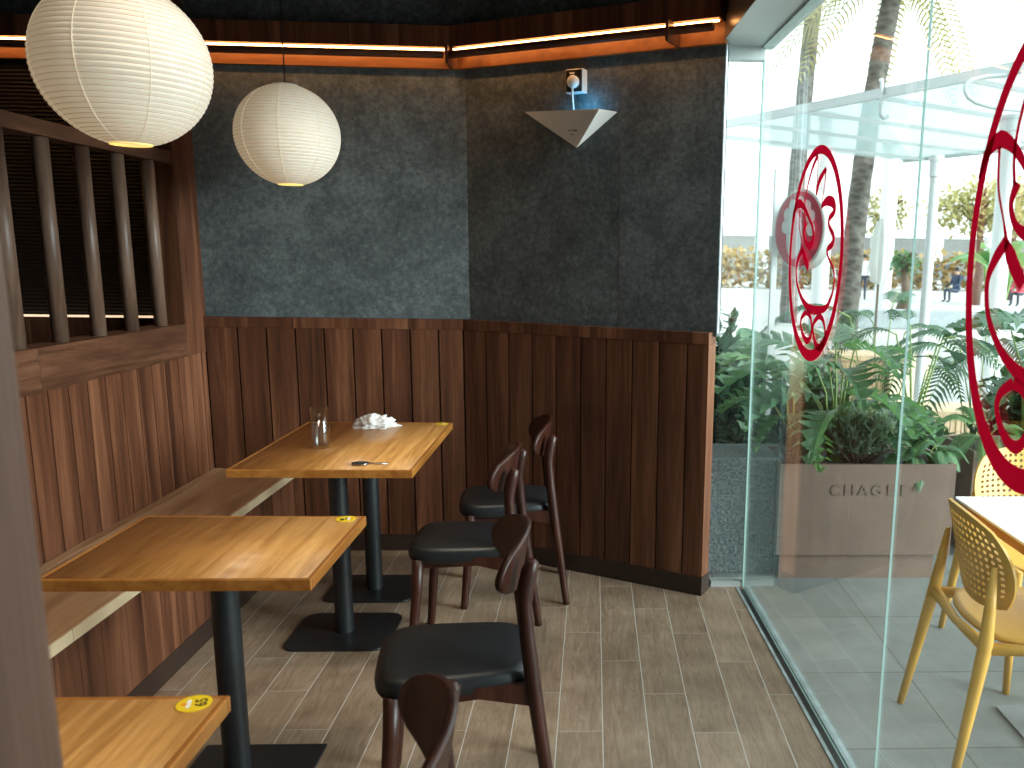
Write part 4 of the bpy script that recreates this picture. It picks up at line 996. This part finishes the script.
def make_patio_chair(lab):
    # facing +X in local space
    t = thing('patio_chair', lab, 'chair', (0, 0, 0), 0, 'yellow perforated outdoor chairs')
    d = MB()
    def back(u, v):
        a, b = 2 * u - 1, 2 * v - 1
        yy = a * math.sqrt(1 - 0.42 * b * b * (1 if b > 0 else .8)); zz = b * math.sqrt(1 - 0.42 * a * a)
        x = -0.222 - 0.036 * zz + 0.06 * yy * yy
        return (x, yy * 0.222, 0.650 + zz * 0.150)
    perforated(d, back, 17, 13); obj('backrest', d, M['yellow_plastic'], t, world=False, solid=0.009)
    d = MB()
    def seat(u, v):
        a, b = 2 * u - 1, 2 * v - 1
        xx = a * math.sqrt(1 - 0.36 * b * b); yy = b * math.sqrt(1 - 0.36 * a * a)
        return (xx * 0.225 + .01, yy * 0.225, 0.445 - 0.018 * (1 - xx * xx) * (1 - yy * yy) + 0.01 * max(0, xx) * -1)
    d.grid(seat, 16, 16); obj('seat', d, M['yellow_plastic'], t, world=False, solid=0.014, smooth=True)
    for s_ in (-1, 1):
        d = MB(); d.tube([(-0.30, s_ * 0.245, 0), (-0.265, s_ * 0.232, 0.20), (-0.225, s_ * 0.215, 0.44), (-0.216, s_ * 0.200, 0.54), (-0.207, s_ * 0.186, 0.665)], [.012, .016, .021, .017, .008], 12); obj('rear_leg', d, M['yellow_plastic'], t, world=False, smooth=True)
        d = MB(); d.tube([(0.255, s_ * 0.235, 0), (0.225, s_ * 0.222, 0.22), (0.195, s_ * 0.205, 0.44)], [.012, .016, .02], 12); obj('leg', d, M['yellow_plastic'], t, world=False, smooth=True)
        d = MB(); d.tube([(-0.225, s_ * .213, .43), (0, s_ * .208, .418), (0.195, s_ * .204, .43)], [.02, .014, .018], 10); obj('side_rail', d, M['yellow_plastic'], t, world=False, smooth=True)
    d = MB(); d.tube([(-0.222, -.21, .432), (-.232, 0, .425), (-0.222, .21, .432)], [.02, .014, .02], 10); obj('rear_rail', d, M['yellow_plastic'], t, world=False, smooth=True)
    return t
ych = make_patio_chair('near yellow perforated plastic chair at the white outdoor table')
ych.location = (1.375, 2.43, 0); ych.rotation_euler = (0, 0, math.radians(-3))
y2 = copy_tree(ych); y2['label'] = 'farther yellow perforated chair, only its backrest showing over the white table'
y2.location = (1.73, 3.00, 0); y2.rotation_euler = (0, 0, math.radians(-90))
t = thing('outdoor_table', 'white topped outdoor table with wooden edge beyond the glass', 'table', (1.60, 2.43, 0))
d = MB(); d.prism([(1.60 + a, 2.43 + b) for a, b in rounded_rect(.35, .33, .012)], .724, .732); obj('tabletop', d, M['table_white'], t)
d = MB(); d.prism([(1.60 + a, 2.43 + b) for a, b in rounded_rect(.348, .328, .012)], .695, .724); obj('edging', d, M['oak_edge'], t)
d = MB(); d.lathe([(.035, .01), (.035, .70)], 24, (1.63, 2.43, 0)); obj('pedestal', d, M['grey_plate'], t)
d = MB(); d.prism([(1.63 + a, 2.43 + b) for a, b in rounded_rect(.22, .22, .01)], 0, .01); obj('base_plate', d, M['grey_plate'], t)

# hanging round shop sign on a post
t = thing('post_sign', 'round red and white double faced sign on a slim post behind the emblem', 'sign', (0.98, 4.627, 0))
d = MB(); d.box(0.966, 0.996, 4.612, 4.642, 0, 2.0); obj('post', d, M['white_paint'], t)
sc0 = Vector((1.085, 4.42, 1.68)); sn = Vector((-0.90, -0.42, 0)).normalized(); sx = Vector((-sn.y, sn.x, 0)); R = 0.205
def sgn(a, b, h): return tuple(sc0 + sx * a + Vector((0, 0, b)) + sn * h)
d = MB(); d.lathe([(R - .004, -.035), (R, -.03), (R, .03), (R - .004, .035)], 48); d.v = [sgn(*v) for v in d.v]; obj('light_box', d, M['parasol'], t)
d = MB(); d.lathe([(R * .93, .0352), (R * .93, .0368)], 48); d.v = [sgn(*v) for v in d.v]; e = obj('red_face', d, M['sign_red'], t)
d = MB()
for k in range(7):
    a = math.radians(10 + 32 * k - 20); d.lathe([(R * .17, .037), (R * .17, .0375)], 18, (R * .5 * math.cos(a) - .0, R * .55 * math.sin(a) + .02, 0))
d.prism([(R * .62 * math.cos(a) * .5 - .03, R * .62 * math.sin(a) * .95 - .03) for a in [2 * PI * k / 24 for k in range(24)]], .037, .0376)
d.v = [sgn(*v) for v in d.v]; obj('white_flower', d, M['white'], t)

# canopy over the terrace beyond
t = thing('glass_canopy', 'pale translucent glass canopy with white beam over the terrace beyond', 'canopy', (3.0, 12.0, 0))
ca, cb = Vector((1.05, 12.93)), Vector((4.3, 7.22)); cu_ = (cb - ca).normalized(); cn = Vector((-cu_.y, cu_.x))
if cn.x < 0: cn = -cn
cl_ = (cb - ca).length
d = MB(); d.obox(ca, cu_, cl_, cn, 0.0, 0.10, 3.255, 3.345); d.obox(ca, cu_, cl_, cn, -.03, 0.0, 3.235, 3.26); obj('edge_beam', d, M['canopy_paint'], t)
d = MB(); d.obox(ca, cu_, cl_, cn, 0.08, 5.2, 3.30, 3.315); obj('roof_sheet', d, M['canopy_sheet'], t)
k = 0.5
while k < cl_:
    d = MB(); d.obox(ca, cu_, k + .02, cn, 0.08, 5.2, 3.25, 3.30, l0=k); obj('purlin', d, M['canopy_paint'], t); k += 1.15
d = MB(); d.obox(ca, cu_, cl_, cn, 5.15, 5.22, 3.26, 3.33); obj('rear_beam', d, M['canopy_paint'], t)
M['column_paint'] = plain('white column paint', (0.6, 0.63, 0.63), 0.5)
def pxcol(lab, x, y, r, h, mat='column_paint'):
    t = thing('round_column', lab, 'column', (x, y, 0), 0, 'white columns on the plaza')
    d = MB(); d.lathe([(r, 0), (r, h)], 28); obj('shaft', d, M[mat], t, smooth=False, world=False)
    d = MB(); d.lathe([(r * 1.25, h), (r * 1.25, h + .12), (r * 1.4, h + .12), (r * 1.4, h + .16)], 28); obj('capital', d, M[mat], t, world=False)
    return t
pxcol('white column left of the large emblem, above the lettered planter', 2.74, 6.9, .04, 2.2)
pxcol('thick white column seen through the large emblem', 4.44, 9.2, .10, 2.9)
pxcol('distant white column behind the palm trunk', 5.9, 22.0, .22, 5.0)
pxcol('distant white column right of the closed parasol', 9.3, 27.0, .25, 5.0)
# hooked pole and hoop on the canopy
t = thing('hooked_rod', 'white hooked rod hanging from the canopy edge', 'rod', (3.06, 9.40, 3.25))
d = MB(); d.tube([(3.06, 9.40, 3.43), (3.06, 9.37, 3.42), (3.06, 9.35, 3.38), (3.06, 9.35, 3.12), (3.07, 9.35, 3.06), (3.10, 9.35, 3.03), (3.15, 9.35, 3.05)], .022, 8); obj('rod', d, M['canopy_paint'], t, smooth=True)
t = thing('pipe_hoop', 'curved white pipe hoop below the canopy at the right', 'pipe', (3.8, 8.1, 3.2))
d = MB(); d.tube([(3.90, 8.0, 3.25), (3.79, 8.07, 3.225), (3.62, 8.08, 3.215), (3.49, 8.08, 3.185), (3.43, 8.08, 3.14), (3.425, 8.08, 3.09), (3.46, 8.08, 3.03), (3.54, 8.08, 2.985), (3.66, 8.08, 2.955), (3.78, 8.08, 2.935), (4.1, 8.0, 2.91)], .020, 8); obj('pipe', d, M['canopy_paint'], t, smooth=True)

# date palms
def date_palm(lab, x, y, h, r, lean, n=26):
    t = thing('date_palm', lab, 'palm tree', (x, y, 0), 0, 'tall palm trees on the plaza')
    d = MB(); pts = []; rad = []
    for i in range(24):
        s = i / 23; pts.append((x + lean * s * s, y, h * s)); rad.append(r * (1.12 - .2 * s) * (1 + .03 * ((i % 2) * 2 - 1)))
    d.tube(pts, rad, 18); obj('trunk', d, M['palm_bark'], t, smooth=True)
    lf = MB(); top = Vector((x + lean, y, h))
    for k in range(n):
        az = 2 * PI * k / n * 2.618; el = rng.uniform(-.4, 1.1); palm_frond(lf, top, pt(az, el), rng.uniform(2.4, 3.2), .45, 26, .2, .03, hang=.5)
    obj('crown', lf, M['leaf_olive'], t)
    return t
date_palm('palm tree whose thick trunk passes right of the whole emblem', 4.70, 15.5, 6.75, .18, 0.56)
date_palm('palm tree whose trunk rises left of the hooked rod, farther away', 4.76, 20.5, 9.5, .19, .42)

# closed parasol
t = thing('closed_parasol', 'closed off white parasol standing beyond the palm trunk', 'parasol', (4.6, 13.6, 0))
d = MB(); d.lathe([(.02, 0), (.02, 1.2)], 12, (4.6, 13.6, 0)); obj('pole', d, M['bark'], t)
d = MB(); nn = 40; pr = [(.05, 1.15), (.12, 1.2), (.155, 1.5), (.13, 1.9), (.09, 2.1), (.02, 2.2)]; vs = []; fs = []
for r, z in pr:
    for k in range(nn): rr = r * (1 + .14 * math.cos(8 * 2 * PI * k / nn)); vs.append((4.6 + rr * math.cos(2 * PI * k / nn), 13.6 + rr * math.sin(2 * PI * k / nn), z))
for i in range(len(pr) - 1):
    for k in range(nn): fs.append((i * nn + k, i * nn + (k + 1) % nn, (i + 1) * nn + (k + 1) % nn, (i + 1) * nn + k))
d.add(vs, fs); obj('canvas', d, M['parasol'], t, smooth=True)

# terrace counter and cabinets
t = thing('reeded_cabinet', 'pale wood cabinet with reeded front behind the lettered planter', 'cabinet', (2.45, 7.2, 0))
d = MB(); d.box(2.15, 2.52, 7.15, 7.55, 0, .68); obj('body', d, M['pale_wood'], t)
d = MB()
for k in range(16): d.tube([(2.165 + .0225 * k, 7.15, .02), (2.165 + .0225 * k, 7.15, .64)], .011, 8)
obj('reeded_front', d, M['pale_wood'], t)
d = MB(); d.box(2.13, 2.54, 7.12, 7.57, .68, .72); obj('top', d, M['pale_wood'], t)
shrub('feathery shrub growing behind the reeded cabinet', 2.35, 7.95, 0.0, .45, .28, 1.05, 24, 'leaf_blue', .11, .012, shoots=50)
t = thing('curved_counter', 'cream counter with rounded end panel beyond the glass seam', 'counter', (2.9, 7.2, 0))
d = MB(); pts = [(2.56, .30), (2.56, .66)] + [(2.56 + .36 * (1 - math.cos(a)), .66 + .10 * math.sin(a)) for a in [k * PI / 2 / 8 for k in range(1, 9)]] + [(2.92, .30)]
n_ = len(pts); d.add([(p[0], 7.1, p[1]) for p in pts] + [(p[0], 7.5, p[1]) for p in pts], [tuple(range(n_)), tuple(reversed(range(n_, 2 * n_)))] + [(i, n_ + i, n_ + (i + 1) % n_, (i + 1) % n_) for i in range(n_)])
M['cream'] = plain('cream panel', (0.7, 0.58, 0.4), 0.6)
fixn(obj('end_panel', d, M['cream'], t))
d = MB(); d.box(2.5, 3.5, 6.6, 7.1, .26, .30); obj('worktop', d, M['table_white'], t)
d = MB(); d.box(2.52, 3.48, 6.64, 7.08, 0, .26); obj('body', d, M['stone_grey'], t)
t = thing('slatted_crate', 'pale wooden slatted box behind the second planter', 'box', (2.65, 6.0, 0))
d = MB(); d.box(2.38, 2.9, 5.9, 6.3, .42, .46); obj('lid', d, M['pale_wood'], t)
d = MB()
for k in range(12): d.box(2.39 + .042 * k, 2.425 + .042 * k, 5.905, 5.92, .0, .42)
obj('slatted_front', d, M['pale_wood'], t)
d = MB(); d.box(2.39, 2.89, 5.925, 6.29, 0, .42); obj('body', d, M['stone_grey'], t)
# far ledges
d = MB(); d.box(5.0, 22.0, 19.0, 19.5, 0, .42)
tag(obj('stone_ledge', d, M['stone_grey'], bev=.02), 'long low grey stone ledge across the bright plaza', 'ledge')

# trees and hedges
def tree(lab, x, y, h, cr, mat, cz, n=1400, group='trees across the plaza', name='leafy_tree', L=.35):
    t = thing(name, lab, 'tree', (x, y, 0), 0, group)
    d = MB(); d.tube([(x, y, 0), (x + .1, y, h * .3), (x - .05, y, cz - cr[2] * .3)], [.2, .15, .1], 10)
    for k in range(9):
        az = rng.uniform(0, 6.28); e = Vector((x + cr[0] * .75 * math.cos(az), y + cr[1] * .75 * math.sin(az), cz + cr[2] * rng.uniform(-.3, .6))); d.tube([(x, y, cz - cr[2] * .6), Vector((x, y, cz - cr[2] * .3)).lerp(e, .5) + Vector((0, 0, .2)), e], [.09, .06, .02], 6)
    obj('trunk', d, M['bark'], t, smooth=True)
    lf = MB()
    for k in range(n):
        q = pt(rng.uniform(0, 6.28), math.asin(rng.uniform(-1, 1))); rr = rng.uniform(.45, 1.0) * (1 + .25 * noise.noise(q * 2.5 + Vector((x, y, 0))))
        p = Vector((x + q.x * cr[0] * rr, y + q.y * cr[1] * rr, cz + q.z * cr[2] * rr)); f, s_, u = frame(p, pt(rng.uniform(0, 6.28), rng.uniform(-1, 1))); lf.cur = rng.uniform(.05, 1); l = L * rng.uniform(.6, 1.3)
        lf.add([p, p + f * l * .5 + s_ * l * .3, p + f * l, p + f * l * .5 - s_ * l * .3], [(0, 1, 2, 3)])
    obj('crown', lf, M[mat], t)
    return t
tree('spreading yellow green tree across the plaza, left of the large emblem', 13.7, 30.0, 4, (2.2, 2.0, 1.1), 'leaf_olive', 3.4, 2600, L=.22)
tree('yellow green tree across the plaza seen through the large emblem', 17.1, 34.4, 4, (1.5, 1.5, 1.3), 'leaf_olive', 3.7, 1600, L=.22)
tree('small tree top behind the closed parasol', 11.6, 34.0, 4, (1.0, 1.0, 1.1), 'leaf_olive', 3.4, 900, L=.2)
tree('green clipped tree low across the plaza', 9.6, 26.0, 2, (0.5, .5, .4), 'leaf', 1.5, 260, L=.2)
lf = MB()
for k in range(3200):
    p = Vector((rng.uniform(6.0, 26.0), rng.uniform(44, 45.2), rng.uniform(.0, 1.9))); f, s_, u = frame(p, pt(rng.uniform(0, 6.28), rng.uniform(-1, 1))); lf.cur = rng.uniform(.05, 1); l = .45
    lf.add([p, p + f * l * .5 + s_ * l * .3, p + f * l, p + f * l * .5 - s_ * l * .3], [(0, 1, 2, 3)])
tag(obj('clipped_hedge', lf, M['leaf_brown']), 'long brownish hedge far across the plaza', 'hedge')
# bird-of-paradise like plant by the large emblem
lf, st = MB(), MB()
for k in range(9):
    az = rng.uniform(0, 6.28); b = Vector((6.75, 14.0, 0)); e = b + Vector((math.cos(az) * .25, math.sin(az) * .25, rng.uniform(1.2, 1.6))); st.tube([b, b.lerp(e, .5), e], .022, 6); broad_leaf(lf, e, pt(az, rng.uniform(.3, 1.2)), rng.uniform(.7, 1.0), .34, .5, rng.uniform(-.6, .6))
plant('banana_plant', 'tall broad leaved plant on the plaza left of the thick white column', 'plant', (6.75, 14.0, 0), [('foliage', lf, M['leaf_light'], True), ('stems', st, M['stem'], True)])

# far building with columns
t = thing('far_building', 'pale building with open colonnade far across the plaza', 'building', (20, 60, 0))
d = MB(); d.box(0, 60, 58, 60, 3.2, 9.0); obj('upper_wall', d, M['far_white'], t)
for k in range(14):
    d = MB(); d.box(3 + 4 * k, 3.8 + 4 * k, 57.6, 58.4, 0, 3.2); obj('pillar', d, M['far_white'], t)
d = MB(); d.box(0, 60, 63, 63.5, 0, 3.2); obj('rear_wall', d, M['stone_pale'], t)
# cars
def car(lab, x, y, rz, m):
    t = thing('parked_car', lab, 'car', (x, y, 0), rz, 'cars parked beyond the plaza')
    d = MB(); pr = [(-2.1, .3), (-2.15, .75), (-1.9, .9), (-1.2, .95), (-.5, 1.4), (.9, 1.42), (1.6, .98), (2.1, .9), (2.2, .6), (2.15, .3)]
    n_ = len(pr); d.add([(p[0], -.85, p[1]) for p in pr] + [(p[0], .85, p[1]) for p in pr], [tuple(range(n_)), tuple(reversed(range(n_, 2 * n_)))] + [(i, n_ + i, n_ + (i + 1) % n_, (i + 1) % n_) for i in range(n_)])
    fixn(obj('body', d, m, t, world=False, bev=.06))
    d = MB(); pr = [(-1.0, .98), (-.42, 1.34), (.84, 1.36), (1.38, 1.0)]
    d.add([(p[0], -.862, p[1]) for p in pr] + [(p[0], .862, p[1]) for p in pr], [(0, 1, 2, 3), (7, 6, 5, 4), (0, 4, 5, 1), (1, 5, 6, 2), (2, 6, 7, 3), (3, 7, 4, 0)]); obj('windows', d, M['car_glass'], t, world=False)
    for wx in (-1.35, 1.4):
        for wy in (-.8, .8):
            d = MB(); d.tube([(wx, wy - .1, .32), (wx, wy + .1, .32)], .32, 20); obj('wheel', d, M['tyre'], t, world=False)
    return t
car('silver car parked left in the row far across the plaza', 16.9, 54, .15, M['car_body'])
car('dark car parked right in the row far across the plaza', 22.4, 55.5, .1, M['car_dark'])

# ------------------------------------------------------------------ people
def person(lab, x, y, z, rz, sit, top, legs, s=1.0, bend=0.0):
    t = thing('person', lab, 'person', (x, y, z), rz)
    # skeleton: facing +X in local space
    if sit:
        hip = .46; J = {'pel': (0, 0, hip), 'sp': (.02, 0, hip + .25), 'ch': (.0, 0, hip + .45), 'nk': (.02, 0, hip + .58), 'hd': (.04, 0, hip + .70), 'ht': (.04, 0, hip + .83)}
        kn = lambda g: (.43, g * .12, .47); an = lambda g: (.40, g * .12, .06); ft = lambda g: (.55, g * .13, .03)
    else:
        hip = .92; J = {'pel': (0, 0, hip), 'sp': (.01, 0, hip + .25), 'ch': (.0, 0, hip + .45), 'nk': (.01, 0, hip + .58), 'hd': (.03, 0, hip + .68), 'ht': (.03, 0, hip + .80)}
        kn = lambda g: (.03 + .06 * g, g * .10, .50); an = lambda g: (-.02 + .10 * g, g * .10, .08); ft = lambda g: (.12 + .10 * g, g * .11, .03)
    vs = []; es = []; rs = []; ids = {}
    def v(k, p, r): ids[k] = len(vs); vs.append(p); rs.append(r)
    v('pel', J['pel'], .14); v('sp', J['sp'], .125); v('ch', J['ch'], .14); v('nk', J['nk'], .055); v('hd', J['hd'], .09); v('ht', J['ht'], .075)
    es += [('pel', 'sp'), ('sp', 'ch'), ('ch', 'nk'), ('nk', 'hd'), ('hd', 'ht')]
    for g in (-1, 1):
        v(f'h{g}', (J['pel'][0], g * .10, J['pel'][2] - .03), .095); v(f'k{g}', kn(g), .06); v(f'a{g}', an(g), .042); v(f'f{g}', ft(g), .035)
        es += [('pel', f'h{g}'), (f'h{g}', f'k{g}'), (f'k{g}', f'a{g}'), (f'a{g}', f'f{g}')]
        sh = J['ch'][2] + .06
        v(f's{g}', (0, g * .18, sh), .058); v(f'e{g}', (.02 if not sit else .08, g * .23, sh - .28), .045); v(f'w{g}', (.10 if not sit else .30, g * .20, sh - .50 if not sit else sh - .38), .032); v(f'd{g}', (.13 if not sit else .38, g * .19, sh - .58 if not sit else sh - .42), .03)
        es += [('ch', f's{g}'), (f's{g}', f'e{g}'), (f'e{g}', f'w{g}'), (f'w{g}', f'd{g}')]
    me = bpy.data.meshes.new('body'); me.from_pydata([tuple(c * s for c in p) for p in vs], [(ids[a], ids[b]) for a, b in es], []); me.update()
    o = bpy.data.objects.new('body', me); COL.objects.link(o); o.parent = t
    md = o.modifiers.new('skin', 'SKIN'); md.use_smooth_shade = True
    for i, q in enumerate(me.skin_vertices[0].data): q.radius = (rs[i] * s, rs[i] * s); q.use_root = (i == 0)
    sb = o.modifiers.new('sub', 'SUBSURF'); sb.levels = 1; sb.render_levels = 2
    m, nt, b, out = newmat('clothed body'); tc = N(nt, 'ShaderNodeTexCoord'); sp = N(nt, 'ShaderNodeSeparateXYZ'); nt.links.new(tc.outputs['Object'], sp.inputs[0])
    zc = J['nk'][2] * s; zw = (J['pel'][2] + .02) * s
    f1 = math_(nt, 'GREATER_THAN', sp.outputs[2], zc); f0 = math_(nt, 'GREATER_THAN', sp.outputs[2], zw)
    skin = (0.45, 0.27, 0.19); c = mixc(nt, f0, legs, top); c = mixc(nt, f1, c, skin); nt.links.new(c, b.inputs['Base Color']); b.inputs['Roughness'].default_value = .7
    me.materials.append(m)
    d = MB(); hx, hy, hz = J['hd']
    d.lathe([(.098 * s, .0), (.103 * s, .05 * s), (.09 * s, .10 * s), (.05 * s, .14 * s), (.004, .15 * s)], 18, ((hx - .018) * s, hy, (hz + .015) * s)); obj('hair', d, M['hair'], t, world=False, smooth=True)
    return t
person('person in a navy top sitting on the far plaza', 13.86, 32.0, 0, math.radians(200), True, (.02, .04, .085), (.03, .04, .07))
person('person in a red top sitting at the right edge of the plaza', 15.35, 30.0, 0, math.radians(220), True, (.5, .05, .08), (.03, .03, .05))
person('person in a white top and dark trousers standing beside the palm trunk', 10.55, 33.0, 0, math.radians(250), False, (.65, .65, .66), (.03, .035, .06))

# ------------------------------------------------------------------ light
w = bpy.data.worlds.new('sky'); C.world = w; w.use_nodes = True
nt = w.node_tree; nt.nodes.clear()
out = nt.nodes.new('ShaderNodeOutputWorld'); bg = nt.nodes.new('ShaderNodeBackground'); bg.inputs[0].default_value = (0.93, 0.985, 1.0, 1); bg.inputs[1].default_value = 4.4
nt.links.new(bg.outputs[0], out.inputs[0])
def lamp(name, kind, loc, energy, col, size=.1, rot=(0, 0, 0), spot=None):
    l = bpy.data.lights.new(name, kind); l.energy = energy; l.color = col
    if kind in ('POINT', 'SPOT'): l.shadow_soft_size = size
    if kind == 'SPOT': l.spot_size = spot; l.spot_blend = .6
    if kind == 'SUN': l.angle = size
    o = bpy.data.objects.new(name, l); COL.objects.link(o); o.location = loc; o.rotation_euler = rot
    return o
for (x, y) in ((-0.60, 2.15), (-0.60, 3.15), (-0.60, 1.05)):
    lamp('ceiling_spot', 'SPOT', (x, y, 3.08), 78, (1.0, .86, .68), .06, (0, math.radians(14), 0), math.radians(62))
az_, el_ = math.radians(-29), math.radians(16)
sd = Vector((math.cos(az_) * math.cos(el_), math.sin(az_) * math.cos(el_), math.sin(el_)))
so = lamp('hazy_sun', 'SUN', (20, 0, 8), 11.0, (.93, .985, 1.0), math.radians(36)); so.rotation_euler = sd.to_track_quat('Z', 'Y').to_euler()
lamp('trap_glow', 'POINT', rwp(0.70, 0.02, 2.19), .35, (.1, .55, 1.0), .02)

C.render.film_transparent = False
C.view_settings.view_transform = 'Standard'; C.view_settings.look = 'None'; C.view_settings.gamma = 1; C.view_settings.exposure = -0.3
C.view_settings.use_curve_mapping = False
C.cycles.use_denoising = True
C.cycles.max_bounces = 12; C.cycles.transparent_max_bounces = 24; C.cycles.diffuse_bounces = 5; C.cycles.glossy_bounces = 4
C.cycles.sample_clamp_indirect = 6.0
